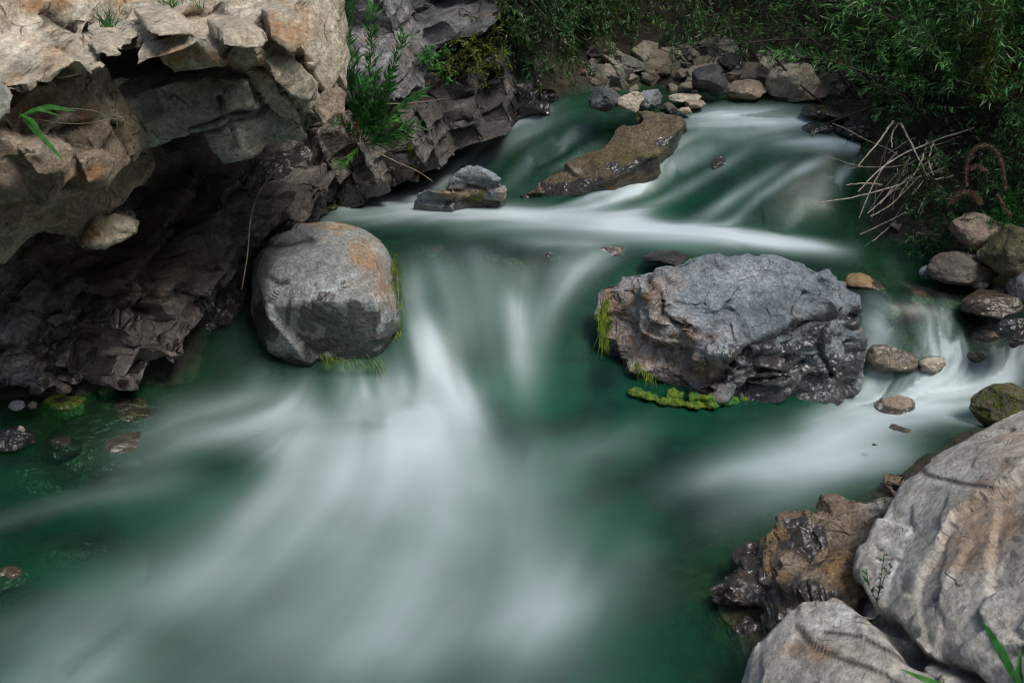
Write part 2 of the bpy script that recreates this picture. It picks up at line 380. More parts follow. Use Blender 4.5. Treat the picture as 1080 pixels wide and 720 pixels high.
def make_water():
    st = .0095; 
    def axis(lo, hi, a, b, f): return np.r_[np.arange(lo, a, st), np.arange(a, b, f), np.arange(b, hi, st)]
    xs = axis(-2.45, 2.35, .98, 1.75, .005); ys = axis(.9, 4.9, 2.85, 3.25, .005); nx, ny = len(xs), len(ys); kx = st/np.gradient(xs); ky = st/np.gradient(ys)
    gx, gy = np.meshgrid(xs, ys); X = np.c_[gx.ravel(), gy.ravel()]; z = wz(X)
    V = np.c_[X, z]; px, py = proj(V)
    foam = np.zeros(len(X)); fx = np.zeros(len(X)); fy = np.zeros(len(X)); ws = np.full(len(X), 1e-6)
    fx += 1e-7; fy -= 1e-6
    for pts, hw, k in FO+FL:
        W = [onw(*p) for p in pts]; best = np.full(len(X), 1e9); tg = np.zeros((len(X), 2)); tt = np.zeros(len(X))
        for i in range(len(pts)-1):
            a = np.array(pts[i], float); b = np.array(pts[i+1], float); ab = b-a
            t = np.clip(((px-a[0])*ab[0]+(py-a[1])*ab[1])/(ab@ab), 0, 1)
            d = (px-a[0]-t*ab[0])**2+(py-a[1]-t*ab[1])**2
            wd = (W[i+1]-W[i])[:2]; wd = wd/(np.linalg.norm(wd)+1e-9); m = d < best
            best = np.where(m, d, best); tg[m] = wd; tt = np.where(m, (i+t)/(len(pts)-1), tt)
        g = np.exp(-best/(2*hw*hw)); 
        fade = sstep(-.06, .22, tt)*((.35+.65*sstep(1.05, .6, tt)) if abs(pts[0][1]-355) > 26 or pts[0][0] < 915 else 1.) if k else 1
        if k: foam = 1-(1-foam)*(1-min(k*1.08, .96)*g*fade)
        gw = np.exp(-best/(2*(hw*2.2)**2))*.2+g; fx += gw*tg[:, 0]; fy += gw*tg[:, 1]
        far = 1/(best+400)*2; fx += far*tg[:, 0]; fy += far*tg[:, 1]
    for (cx, cy), (rx, ry), k in DK: foam *= 1-k*np.exp(-((px-cx)/rx)**2-((py-cy)/ry)**2)
    n = np.sqrt(fx*fx+fy*fy)+1e-12; fx /= n; fy /= n
    FX = fx.reshape(ny, nx)*kx[None]; FY = fy.reshape(ny, nx)*ky[:, None]
    rng = np.random.RandomState(4)
    def blur(a, r):
        for _ in range(2):
            for axn in (0, 1):
                c = np.cumsum(np.pad(a, [(r+1, r) if k == axn else (0, 0) for k in (0, 1)], mode='edge'), axn)
                a = (np.take(c, range(2*r+1, c.shape[axn]), axn)-np.take(c, range(0, c.shape[axn]-2*r-1), axn))/(2*r+1)
        return a
    def lic(img, steps):
        acc = img.copy(); cnt = 1
        for sg in (1, -1):
            cx, cy = np.meshgrid(np.arange(nx, dtype=float), np.arange(ny, dtype=float))
            for _ in range(steps):
                ix = np.clip(cx, 0, nx-1.01); iy = np.clip(cy, 0, ny-1.01); jx = ix.astype(int); jy = iy.astype(int)
                cx = cx+sg*FX[jy, jx]; cy = cy+sg*FY[jy, jx]
                ix = np.clip(cx, 0, nx-1.01); iy = np.clip(cy, 0, ny-1.01); jx = ix.astype(int); jy = iy.astype(int); u = ix-jx; v = iy-jy
                acc += (img[jy, jx]*(1-u)+img[jy, jx+1]*u)*(1-v)+(img[jy+1, jx]*(1-u)+img[jy+1, jx+1]*u)*v; cnt += 1
        return acc/cnt
    fm = lic(foam.reshape(ny, nx), 5)
    def nrm(a): return (a-a.mean())/a.std()
    n1 = nrm(lic(nrm(blur(rng.rand(ny, nx), 1)), 26)); n2 = nrm(lic(nrm(blur(rng.rand(ny, nx), 4)), 30)); n3 = nrm(lic(nrm(blur(rng.rand(ny, nx), 12)), 24))
    steep = sstep(.1, .45, np.hypot(*np.gradient(z.reshape(ny, nx), ys, xs)))
    near = 1-sstep(2.4, 3.1, gy)                       # slow pool: broad soft veils only
    chute = np.exp(-((gx-.0)/.55)**4-((gy-3.25)/.42)**4); det = (n1*(.05+.20*steep)*(1-.5*near)+n2*(.20+.22*steep)*(1-.45*near))*(1-.6*chute)+n3*.16
    F = fm*np.clip(np.exp(.85*det), .35, 1.7)+steep*.03*np.clip(.5+.8*n2, 0, 2)*(1-near); F = np.clip(F, 0, 1)
    sd_ = -sdist(X).reshape(ny, nx)
    V[:, 2] += (n2*.0025*(.3+steep)*(1-.7*near)+n3*.004*(1-.5*near)).ravel()
    i = (np.arange(ny-1)[:, None]*nx+np.arange(nx-1)[None]).ravel(); keep = (sd_.ravel()[i] > -.12)
    i = i[keep]; Fc = np.stack([i, i+1, i+nx+1, i+nx], 1)
    used = np.unique(Fc); remap = -np.ones(len(V), int); remap[used] = np.arange(len(used))
    m = MB(); m.add(V[used], remap[Fc])
    t = NT('stream_water'); co = t.n('TexCoord').outputs['Object']
    f = t.attr('foam'); bd = t.attr('body')
    fr = t.n('Fresnel', {'IOR': 1.33}).outputs[0]
    green = t.mix(t.mr(t.noise(co, 3.1, 4, .6), .36, .60), (.0015, .018, .012), (.004, .050, .027)); green = t.mix(t.mr(t.noise(co, 2.6, 2), .42, .75, 0, .7), green, (.006, .090, .038))
    dif = t.n('BsdfDiffuse', {'Color': green}); tra = t.n('BsdfTransparent', {'Color': (.50, .82, .62, 1)})
    body = t.n('MixShader', {0: bd, 1: tra.outputs[0], 2: dif.outputs[0]})
    gl = t.n('BsdfGlossy', {'Color': (1, 1, 1, 1), 'Roughness': .34})
    wsh = t.n('MixShader', {0: t.math('MULTIPLY', fr, .8), 1: body.outputs[0], 2: gl.outputs[0]})
    fd = t.n('BsdfPrincipled', {'Base Color': t.mix(t.mr(f, .05, .7), (.29, .42, .39), (.50, .59, .62)), 'Roughness': .55})   # thin aerated water keeps the tint of the pool
    top = t.n('MixShader', {0: f, 1: wsh.outputs[0], 2: fd.outputs[0]})
    o = m.build('water', t.done(top.outputs[0]))
    gz = ground_z(X)
    depth = np.clip(z-gz, 0, 1); body_a = .92*(1-np.exp(-depth/.09))
    for cx, cy, rx, ry, k in SHALLOW: body_a *= 1-k*np.exp(-((px-cx)/rx)**2-((py-cy)/ry)**2)
    setattr_f(o.data, 'foam', F.ravel()[used]); setattr_f(o.data, 'body', body_a[used])
    return struct(o)
SHALLOW = [(75,460,125,56,1.),(60,575,80,25,.5),(0,620,40,40,.7),(530,268,120,18,1.),(630,262,50,10,.8),(985,308,110,42,1.),(945,345,50,30,.8),(1040,350,50,30,.8),(985,360,60,30,.6),(948,440,40,30,.6),(640,160,60,30,.7),(760,170,40,20,.4),(160,680,60,40,.4),(800,600,60,60,.4),(340,235,50,10,.6),(930,270,60,10,.6)]
make_water()
# ------------------------------------------------------------------ rocks
def hull_mesh(blocks):
    bm = bmesh.new()
    for pts in blocks:
        vs = [bm.verts.new(p) for p in pts]
        r = bmesh.ops.convex_hull(bm, input=vs, use_existing_faces=False)
        bmesh.ops.delete(bm, geom=list({g for g in r['geom_interior']+r['geom_unused'] if isinstance(g, bmesh.types.BMVert)}), context='VERTS')
    bmesh.ops.recalc_face_normals(bm, faces=bm.faces)
    me = bpy.data.meshes.new('h'); bm.to_mesh(me); bm.free(); return me
def remesh(me, vox):
    o = bpy.data.objects.new('t', me); COL.objects.link(o)
    md = o.modifiers.new('r', 'REMESH'); md.mode = 'VOXEL'; md.voxel_size = vox; md.adaptivity = 0
    dg = bpy.context.evaluated_depsgraph_get(); dg.update()
    r = bpy.data.meshes.new_from_object(o.evaluated_get(dg)); bpy.data.objects.remove(o); return r
def getco(me): V = np.empty(len(me.vertices)*3, np.float32); me.vertices.foreach_get('co', V); return V.reshape(-1, 3).astype(float)
def getno(me): V = np.empty(len(me.vertices)*3, np.float32); me.vertex_normals.foreach_get('vector', V); return V.reshape(-1, 3).astype(float)
def setco(me, V): me.vertices.foreach_set('co', V.astype(np.float32).ravel()); me.update()
def smooth(me, it):
    E = np.empty(len(me.edges)*2, np.int32); me.edges.foreach_get('vertices', E); E = E.reshape(-1, 2); V = getco(me); n = len(V)
    deg = np.bincount(E.ravel(), minlength=n)[:, None]
    for _ in range(it):
        S = np.zeros_like(V)
        for k in range(3): S[:, k] = np.bincount(E[:, 0], V[E[:, 1], k], n)+np.bincount(E[:, 1], V[E[:, 0], k], n)
        V = V*.4+.6*S/np.maximum(deg, 1)
    setco(me, V)
def ssm(me, f, it=2):
    E = np.empty(len(me.edges)*2, np.int32); me.edges.foreach_get('vertices', E); E = E.reshape(-1, 2); n = len(f); deg = np.maximum(np.bincount(E.ravel(), minlength=n), 1)
    for _ in range(it): f = .4*f+.6*(np.bincount(E[:, 0], f[E[:, 1]], n)+np.bincount(E[:, 1], f[E[:, 0]], n))/deg
    return f
def frame(nrm):
    n = np.array(nrm, float); n /= np.linalg.norm(n); a = np.cross(n, [.3, 1, .1]); a /= np.linalg.norm(a); b = np.cross(n, a); return np.stack([a, b, n])
def snap(V, Fm, h, amt, seed, k=.09):
    Q = V@Fm.T; out = Q.copy()
    for a in range(3):
        o1, o2 = [b for b in range(3) if b != a]
        z_ = np.zeros(len(Q)); x = Q[:, a]/h[a]
        lowf = np.stack([Q[:, o1]/h[o1]*.35, Q[:, o2]/h[o2]*.35, x*.3], 1)+seed*5.1+a*13
        t = x+vn(np.stack([x*.7, z_+seed, z_+a*7.7], 1), seed+a)*.55+vn(lowf, seed+a+40)*.13   # uneven spacing, nearly plane joints
        f = t-np.floor(t); t2 = np.floor(t)+sstep(.5-k, .5+k, f); out[:, a] = Q[:, a]+(t2-t)*h[a]*amt
    return out@Fm
def rock(name, blocks, mat, label, cat='rock', vox=.012, sm=1, bed=(0, 0, 1), chunks=((.22, .07, .02),), groove=.008, fine=.006, fine_s=14, warp=.02,
         cracks=(), paint=(), wet_h=.05, wet_n=.05, moss_h=0, group=None, seed=0, parent=None, sharp=32, tl=1., snaps=()):
    me = remesh(hull_mesh(blocks), vox)
    if sm: smooth(me, sm)
    V = getco(me); N = getno(me); Fm = frame(bed)
    V = V+N*(fbm(V*3.1+seed, 3, seed)*warp)[:, None]
    for k, (h_, am_) in enumerate(snaps):
        D = snap(V, Fm, h_, am_, seed+k*7)-V; D = np.stack([ssm(me, D[:, q], 1) for q in range(3)], 1); V = V+D
    if snaps: setco(me, V); N = getno(me)
    for k, (sx, sz, amp) in enumerate(chunks):
        Q = (V+np.stack([vn(V*5+s*9., seed+s) for s in (1, 2, 3)], 1)*.012)@Fm.T/np.array([sx, sx*.8, sz])
        f1, f2, cid, dv, rv = worley(Q+seed*3.7, seed+k*11, True)
        # each fracture block has its own offset and its own tilted face
        tilt = (dv*rv).sum(1)*2.6*tl
        gate = sstep(-.1, .35, vn(V*3.3+k, seed+50))
        V = V+N*ssm(me, (cid-.5)*1.7*amp+np.clip(tilt, -1, 1)*amp*1.5-sstep(.06, .0, f2-f1)*groove*gate, 1)[:, None]
    V = V+N*(fbm(V*fine_s, 4, seed+5)*fine)[:, None]
    px, py = proj(V); ckv = np.zeros(len(V))
    hmin = 1.15*vox*FPX/np.linalg.norm(V.mean(0)-CAMP)*.75
    for pts, hw, dep in cracks:
        hw = max(hw, hmin); best = np.full(len(V), 1e9)
        jx = px+vn(V*11, 3)*4; jy = py+vn(V*11, 8)*4
        for i in range(len(pts)-1):
            a = np.array(pts[i], float); ab = np.array(pts[i+1], float)-a
            t = np.clip(((jx-a[0])*ab[0]+(jy-a[1])*ab[1])/(ab@ab), 0, 1)
            best = np.minimum(best, (jx-a[0]-t*ab[0])**2+(jy-a[1]-t*ab[1])**2)
        g = ssm(me, np.exp(-best/(2*hw*hw)), 1); V = V-N*(g*dep)[:, None]; ckv = np.maximum(ckv, np.exp(-best/(2*(hw*.8)**2))*.85)
    setco(me, V)
    att = dict(wet=np.zeros(len(V)), moss=np.zeros(len(V)), ochre=np.zeros(len(V)), pale=np.zeros(len(V)), algae=np.zeros(len(V)), crack=ckv)
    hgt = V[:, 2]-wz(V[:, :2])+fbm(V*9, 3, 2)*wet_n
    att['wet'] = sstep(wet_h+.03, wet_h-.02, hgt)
    if moss_h: att['moss'] = sstep(moss_h, moss_h*.2, hgt)*.8*(.5+.5*sstep(-.3, .3, vn(V*5, 77)))
    att['algae'] = sstep(.03, -.02, hgt)
    nx1 = fbm(V*11, 4, 31)*1.5; nx2 = fbm(V*11+9, 4, 32)*1.5; nx3 = fbm(V*24, 3, 33)
    for ch, cx, cy, rx, ry, k in paint:
        wb = .9*min(rx, ry); g = np.exp(-(((px-cx+nx1*wb)/rx)**2+((py-cy+nx2*wb)/ry)**2)**1.5)*k*(1+nx3*.8 if ch in ('ochre', 'pale') else 1)
        att[ch] = np.clip(np.maximum(att[ch], g) if k > 0 else att[ch]*(1+g), 0, 1)
    for k_, v in att.items(): setattr_f(me, k_, v)
    c = V.mean(0); c[2] = V[:, 2].min(); setco(me, V-c)
    me.polygons.foreach_set('use_smooth', np.ones(len(me.polygons), bool)); me.materials.append(mat)
    me.name = name; o = link(name, me); o.location = c
    if sharp:
        me.set_sharp_from_angle(angle=R(sharp))
    return tag(o, label, cat, group)
def blk(front, sh=(-.35, .75, 0), scale=1.0):           # points (px,py,Y) extruded into the bank
    F = [PY(*p) for p in front]; c = np.mean(F, 0); return F+[c+(p-c)*scale+np.array(sh) for p in F]
def zblk(front, sh=(0, .1, -.4), scale=1.0):            # points (px,py,z)
    F = [P(*p) for p in front]; c = np.mean(F, 0); return F+[c+(p-c)*scale+np.array(sh) for p in F]
BED = (-.30, -.34, .89)
dipE = frame(BED); dip = Matrix(dipE.tolist()).to_euler()
M_pale = rock_mat('pale_sandstone', ((.58, .51, .39), (.36, .34, .28), (.46, .24, .10), (.72, .66, .54)), 1, dip, .4, .7, .9, .8)
M_grey = rock_mat('grey_slate', ((.31, .33, .27), (.44, .45, .37), (.32, .19, .11), (.58, .55, .46)), 1, dip, .55, .6, 1., .75)
M_mid = rock_mat('brown_fractured', ((.40, .31, .23), (.53, .46, .37), (.46, .23, .11), (.66, .59, .48)), 1.1, dip, .5, .8, 1.1, .8)
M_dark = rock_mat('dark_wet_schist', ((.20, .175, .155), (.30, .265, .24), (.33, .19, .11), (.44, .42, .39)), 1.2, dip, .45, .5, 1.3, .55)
dipF = Matrix(frame((-.38, -.05, .92)).tolist()).to_euler()
M_band = rock_mat('banded_slate', ((.10, .105, .11), (.26, .27, .28), (.22, .13, .075), (.46, .45, .42)), 1.0, dipF, .9, .7, 1.2, .7)
# -- left cliff
rock('rock_ledge', [
  blk([(-60,-40,2.7),(20,-8,2.8),(60,20,2.7),(102,52,2.6),(104,64,2.55),(55,86,2.4),(0,108,2.3),(-60,125,2.2)]),
  blk([(-20,-60,3.0),(100,-60,3.2),(118,25,2.95),(100,33,2.85),(60,27,2.8),(15,8,2.85)]),
  blk([(45,27,2.7),(95,30,2.85),(103,42,2.75),(88,52,2.65),(60,40,2.65)]),
  blk([(118,-50,3.3),(170,-50,3.4),(165,12,3.1),(135,22,3.0),(120,10,3.05)]),
 ], M_pale, 'big cream sandstone ledge jutting out at the top left corner', 'rock ledge', vox=0.0085, sm=0, bed=BED,
 chunks=((.12, .06, .0035),), groove=.001, fine=.003, warp=.006, snaps=(((.24, .17, .10), .5), ((.085, .06, .034), .42)), seed=1, wet_h=-5,
 paint=[('ochre', 45, 60, 22, 20, .9), ('ochre', 50, 5, 30, 12, .8), ('ochre', 28, 42, 10, 10, .8), ('pale', 20, 50, 30, 25, .8), ('pale', 90, 15, 25, 20, .7), ('ochre', 140, 5, 25, 10, .7)],
 cracks=[([(45,15),(70,27),(100,32),(118,28)],2.5,.03), ([(45,28),(65,48),(88,56)],2.,.03), ([(0,75),(30,68),(70,80)],1.5,.012), ([(5,95),(40,90),(75,75)],1.5,.012)])
rock('pale_rock', [blk([(90,46,2.6),(114,37,2.66),(131,53,2.6),(126,60,2.55),(100,61,2.5)], (-.1, .3, 0)),
   blk([(120,40,2.7),(136,30,2.8),(146,38,2.75),(138,50,2.66),(128,48,2.66)], (-.1, .3, 0))], M_pale,
   'small pale wedge of stone perched at the tip of the cream ledge', 'rock', vox=.009, bed=BED, chunks=((.1, .05, .006),), seed=2, wet_h=-5, warp=.01)
rock('rock_outcrop', [
  blk([(132,22,2.95),(170,8,3.05),(178,32,2.92),(152,46,2.78),(136,38,2.84)]),
  blk([(163,42,2.8),(185,10,3.0),(238,-8,3.1),(276,12,3.05),(284,48,2.95),(250,50,2.85),(212,50,2.74),(180,48,2.72)]),
  blk([(150,46,2.66),(182,41,2.66),(216,52,2.68),(243,66,2.74),(234,76,2.72),(205,66,2.66),(158,60,2.62)], (-.3, .55, 0)),
  blk([(268,-20,3.2),(330,-40,3.4),(356,10,3.3),(373,70,3.25),(368,95,3.2),(345,82,3.1),(322,55,3.02),(290,55,2.98),(274,25,3.0)]),
  blk([(243,52,2.86),(292,50,2.95),(330,60,3.05),(358,100,3.15),(352,132,3.16),(326,136,3.1),(300,120,3.0),(272,82,2.88)]),
  blk([(180,-40,3.4),(270,-50,3.5),(275,10,3.2),(190,12,3.2)]),
 ], M_pale, 'pale fractured sandstone outcrop with an orange patch, overhanging the dark hollow', 'rock outcrop', vox=0.0085, sm=0, bed=BED,
 chunks=((.10, .05, .0035),), groove=.001, fine=.0025, warp=.003, snaps=(((.24, .17, .10), .5), ((.085, .06, .034), .42)), seed=3, wet_h=-5,
 paint=[('ochre', 305, 30, 22, 22, 1), ('ochre', 190, 58, 30, 9, .9), ('ochre', 230, 65, 18, 9, .8), ('ochre', 220, 18, 22, 10, .5), ('pale', 345, 60, 22, 40, .6), ('pale', 250, 10, 30, 15, .5)],
 cracks=[([(172,40),(185,25),(235,5)],1.5,.02), ([(235,10),(250,30),(275,45)],1.5,.02), ([(280,45),(300,70),(325,65)],2,.03), ([(262,75),(290,78),(300,100),(330,130)],1.8,.025), ([(318,60),(330,85),(355,110)],2,.03), ([(275,20),(280,48)],1.6,.02)])
def angular(front, sh, mat, label, seed, paint=(), vox=.006):
    rock('rock_block', [blk(front, sh)], mat, label, vox=vox, sm=1, bed=BED, chunks=((.07, .035, .003),), groove=.001, fine=.003, warp=.004, seed=seed, wet_h=-5, paint=paint)
angular([(234,32,2.66),(258,26,2.70),(281,34,2.74),(284,46,2.72),(262,51,2.66),(236,49,2.62)], (-.1, .22, 0), M_pale, 'pale flat block lying on the pale outcrop, between its lip and the orange patch', 301)
angular([(282,14,2.86),(304,8,2.90),(324,22,2.92),(328,44,2.88),(308,56,2.83),(288,42,2.80)], (-.1, .25, 0), M_pale, 'pale block with a large orange face on the nose of the outcrop', 302, [('ochre', 306, 34, 26, 24, 1)])
angular([(150,20,2.70),(186,14,2.74),(204,26,2.70),(200,38,2.64),(160,38,2.60)], (-.1, .22, 0), M_pale, 'flat pale slab under the two grass tufts at the top edge', 303)
angular([(282,66,2.84),(308,60,2.88),(338,88,2.98),(334,108,2.98),(312,104,2.90),(292,86,2.83)], (-.12, .25, 0), M_pale, 'pale stepped block below the orange-faced block', 304)
angular([(330,112,3.08),(348,92,3.10),(366,98,3.14),(362,120,3.12),(342,132,3.06)], (-.12, .25, 0), M_mid, 'small brown block at the lower tip of the pale outcrop', 305)
angular([(20,158,2.30),(52,150,2.36),(78,160,2.42),(74,182,2.40),(40,186,2.33)], (-.15, .25, 0), M_mid, 'brown block bulging from the left rock face under the drooping grass', 306, [('pale', 45, 160, 20, 8, .8)])
angular([(84,170,2.46),(106,160,2.54),(124,170,2.60),(112,192,2.56),(92,194,2.48)], (-.15, .25, 0), M_mid, 'pinkish block with an orange stain beside the dark hollow', 307, [('ochre', 95, 182, 14, 10, 1)])
rock('slate_block', [
  blk([(126,110,2.84),(182,90,2.88),(240,74,2.88),(276,84,2.9),(292,114,2.96),(232,140,2.92),(146,166,2.84),(128,150,2.82)], (-.4, .6, 0)),
  blk([(230,136,2.93),(290,112,2.95),(334,132,3.1),(328,141,3.12),(292,149,3.04),(252,168,2.99),(238,152,2.95)], (-.2, .5, 0)),
 ], M_grey, 'smooth grey-green slate block under the overhang, with a square notch in its face', 'rock', vox=0.0085, sm=0, bed=BED,
 chunks=((.30, .12, .008), (.14, .05, .004)), groove=.004, fine=.003, warp=.01, snaps=(((.22, .2, .10), .4), ((.10, .09, .03), .35)), seed=4, wet_h=-5,
 paint=[('pale', 250, 145, 20, 20, .5), ('ochre', 240, 110, 10, 8, .4)],
 cracks=[([(232,105),(236,112),(231,118)],3,.03), ([(262,75),(276,108),(288,116)],1.6,.02), ([(200,138),(240,126),(290,112)],1.4,.015), ([(245,130),(252,160)],1.4,.015), ([(150,163),(230,140),(280,118)],1.2,.01)])
rock('brown_rock_face', [
  blk([(-60,130,2.4),(0,110,2.42),(55,90,2.5),(108,70,2.62),(112,110,2.7),(60,140,2.5),(0,140,2.4)], (-.4, .6, 0)),
  blk([(-60,150,2.34),(0,140,2.38),(60,138,2.46),(112,110,2.66),(128,150,2.74),(142,166,2.8),(128,178,2.76),(100,200,2.66),(68,196,2.52),(30,186,2.42),(-60,215,2.28)]),
  blk([(-60,228,2.5),(30,190,2.55),(75,198,2.62),(110,200,2.72),(150,172,2.95),(168,192,3.0),(112,228,2.8),(60,236,2.7),(-60,290,2.5)]),
 ], M_mid, 'brown fractured rock face below the cream ledge at the left edge', 'rock', vox=0.0085, sm=0, bed=BED,
 chunks=((.09, .05, .004),), groove=.002, fine=.004, warp=.006, snaps=(((.24, .17, .10), .5), ((.085, .06, .034), .42)), seed=5, wet_h=-5,
 paint=[('ochre', 92, 118, 10, 18, .9), ('ochre', 88, 185, 16, 10, 1), ('pale', 70, 150, 15, 12, .6), ('pale', 15, 150, 22, 14, .5), ('pale', 108, 190, 12, 10, .6)],
 cracks=[([(0,135),(60,142),(112,128)],2.4,.03), ([(68,138),(78,165),(70,195)],2,.02), ([(125,130),(138,164)],2.5,.03)])
rock('loose_slab', [blk([(-30,86,2.18),(3,90,2.2),(16,98,2.2),(14,118,2.17),(-6,136,2.13),(-30,140,2.1)], (-.1, .15, 0))], M_grey,
 'dark grey slab of rock with a pale rim cut by the left edge under the cream ledge', 'rock', vox=.008, bed=BED, chunks=((.1, .04, .005),), seed=6, wet_h=-5, warp=.008, paint=[('pale', 14, 95, 9, 14, 1)])
rock('rock_shard', [blk([(84,262,2.72),(100,232,2.76),(126,226,2.84),(148,239,2.86),(128,252,2.8),(106,264,2.74)], (-.15, .3, -.05))], M_pale,
 'pale shard of stone with an orange patch, sticking out above the dark wet slab', 'rock', vox=.009, bed=BED, chunks=((.1, .04, .01),), seed=7, wet_h=-5, warp=.01, paint=[('ochre', 100, 245, 12, 12, 1)])
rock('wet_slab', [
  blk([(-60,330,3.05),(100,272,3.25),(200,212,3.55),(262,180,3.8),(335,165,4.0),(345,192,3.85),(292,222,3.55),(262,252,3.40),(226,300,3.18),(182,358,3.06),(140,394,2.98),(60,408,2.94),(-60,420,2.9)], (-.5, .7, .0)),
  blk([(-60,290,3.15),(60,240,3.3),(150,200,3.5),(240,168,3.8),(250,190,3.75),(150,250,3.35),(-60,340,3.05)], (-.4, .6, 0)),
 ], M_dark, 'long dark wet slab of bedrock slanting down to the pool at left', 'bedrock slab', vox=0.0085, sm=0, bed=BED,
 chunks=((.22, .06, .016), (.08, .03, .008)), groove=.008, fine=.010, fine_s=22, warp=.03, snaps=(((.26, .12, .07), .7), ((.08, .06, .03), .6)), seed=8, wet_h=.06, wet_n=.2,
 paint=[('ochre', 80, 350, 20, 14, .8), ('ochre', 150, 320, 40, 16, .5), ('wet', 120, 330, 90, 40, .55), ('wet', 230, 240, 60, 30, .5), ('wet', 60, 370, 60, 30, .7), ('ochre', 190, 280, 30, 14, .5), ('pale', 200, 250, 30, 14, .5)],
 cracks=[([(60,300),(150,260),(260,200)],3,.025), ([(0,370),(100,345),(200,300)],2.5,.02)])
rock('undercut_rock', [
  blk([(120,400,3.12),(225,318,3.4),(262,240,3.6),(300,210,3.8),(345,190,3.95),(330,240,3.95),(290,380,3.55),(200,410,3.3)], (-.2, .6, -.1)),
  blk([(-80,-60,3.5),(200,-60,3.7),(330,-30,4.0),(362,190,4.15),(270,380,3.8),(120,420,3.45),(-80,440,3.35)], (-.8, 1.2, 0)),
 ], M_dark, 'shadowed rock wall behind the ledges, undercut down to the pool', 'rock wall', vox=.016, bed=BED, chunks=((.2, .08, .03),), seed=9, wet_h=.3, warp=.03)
# -- banded outcrop upstream
rock('banded_outcrop', [
  blk([(330,-60,4.2),(510,-60,4.8),(512,10,4.6),(480,50,4.4),(440,92,4.2),(400,110,4.05),(372,100,4.0),(345,70,4.0)], (-.5, .8, .1)),
  blk([(480,-60,5.0),(640,-80,5.4),(620,10,5.2),(560,50,4.95),(500,60,4.7)], (-.2, .6, .2)),
 ], M_band, 'grey slate outcrop in tilted parallel bands above the far left bank', 'rock outcrop', vox=0.0095, sm=0, bed=(-.38, -.05, .92),
 chunks=((.5, .06, .012), (.16, .03, .006)), groove=.004, fine=.005, warp=.01, snaps=(((.35, .2, .07), .85), ((.12, .08, .028), .7)), seed=10, wet_h=-5, paint=[('ochre', 440, 60, 20, 14, .5)])
M_out = rock_mat('grey_brown_rock', ((.105, .10, .092), (.19, .178, .16), (.24, .14, .07), (.36, .34, .30)), 1.1, dipF, .6, .7, 1.3, .65)
rock('dark_outcrop', [
  blk([(338,176,3.9),(352,140,3.9),(400,108,4.05),(440,96,4.2),(470,120,4.2),(440,165,4.05),(420,200,4.05),(372,214,4.05),(344,218,4.0)], (-.4, .6, 0)),
  blk([(430,96,4.25),(500,66,4.5),(558,56,4.7),(560,80,4.65),(545,118,4.55),(500,152,4.32),(468,180,4.2),(440,195,4.12),(430,150,4.1)], (-.3, .6, 0)),
  blk([(500,92,4.45),(560,62,4.6),(606,84,4.75),(604,112,4.6),(575,124,4.45),(545,134,4.35),(505,152,4.25)], (-.3, .6, 0)),
  blk([(545,60,4.75),(598,56,4.95),(612,88,5.0),(604,112,4.9),(560,124,4.65),(540,110,4.6)], (-.2, .6, 0)),
 ], M_out, 'dark blocky outcrop at the waterline left of the upper cascade', 'rock outcrop', vox=0.0095, sm=0, bed=(-.38, -.05, .92),
 chunks=((.16, .07, .015), (.07, .04, .006)), groove=.006, fine=.008, warp=.02, snaps=(((.15, .12, .09), .85), ((.06, .05, .035), .7)), seed=11, wet_h=.1,
 paint=[('moss', 436, 165, 8, 12, 1), ('pale', 385, 190, 20, 15, .5), ('pale', 540, 95, 14, 10, .5), ('pale', 480, 120, 12, 10, .4), ('ochre', 425, 185, 12, 12, .8), ('pale', 405, 175, 15, 10, .5)])
# -- left boulder
M_b = rock_mat('grey_boulder', ((.21, .225, .22), (.31, .33, .32), (.38, .23, .12), (.48, .52, .52)), 1.3, (.1, .2, 0), .15, .15, .9, .8, 0, .35)
bl = [(262,300,.22),(266,275,.30),(284,250,.38),(312,237,.44),(345,235,.46),(378,242,.44),(404,258,.40),(419,288,.32),(424,325,.22),(421,360,.12),(414,392,-.02),(368,398,-.02),(318,388,.0),(285,368,.08),(266,330,.15)]
fr_ = [(300,300,.40),(350,300,.42),(395,300,.38),(300,335,.27),(350,330,.31),(400,325,.29),(335,345,.24),(380,345,.24)]
pts = [P(*p) for p in bl]; cen = np.mean(pts, 0)
pf = [PY(a, b, c) for a, b, c in [(290,280,3.22),(345,265,3.22),(395,275,3.24),(285,325,3.1),(340,318,3.02),(400,318,3.06),(325,375,3.14),(400,380,3.12)]]
rock('boulder', [pts+pf+[p+np.array([0, .28, -.1]) for p in pts]], M_b, 'round grey boulder with brown stain and mossy foot at the left of the chute', 'boulder',
 vox=.009, sm=14, chunks=((.35, .3, .010),), groove=.0, fine=.006, fine_s=10, warp=.02, seed=12, wet_h=.03,
 paint=[('ochre', 385, 275, 18, 26, .9), ('ochre', 345, 236, 30, 6, .8), ('ochre', 405, 300, 10, 20, .6), ('pale', 340, 310, 35, 14, .8), ('pale', 300, 340, 14, 20, .5), ('wet', 362, 362, 66, 36, 1), ('wet', 318, 332, 12, 18, 1), ('wet', 272, 340, 16, 30, 1), ('wet', 276, 250, 16, 12, .5),
        ('moss', 418, 300, 7, 50, .62), ('moss', 300, 378, 12, 10, .5), ('moss', 380, 385, 40, 8, .7), ('pale', 400, 262, 14, 10, .4)],
 cracks=[([(284,292),(292,300),(300,298)],1.6,.012), ([(275,262),(300,256),(330,254)],1.5,.006), ([(300,350),(308,318)],1.0,.001)])
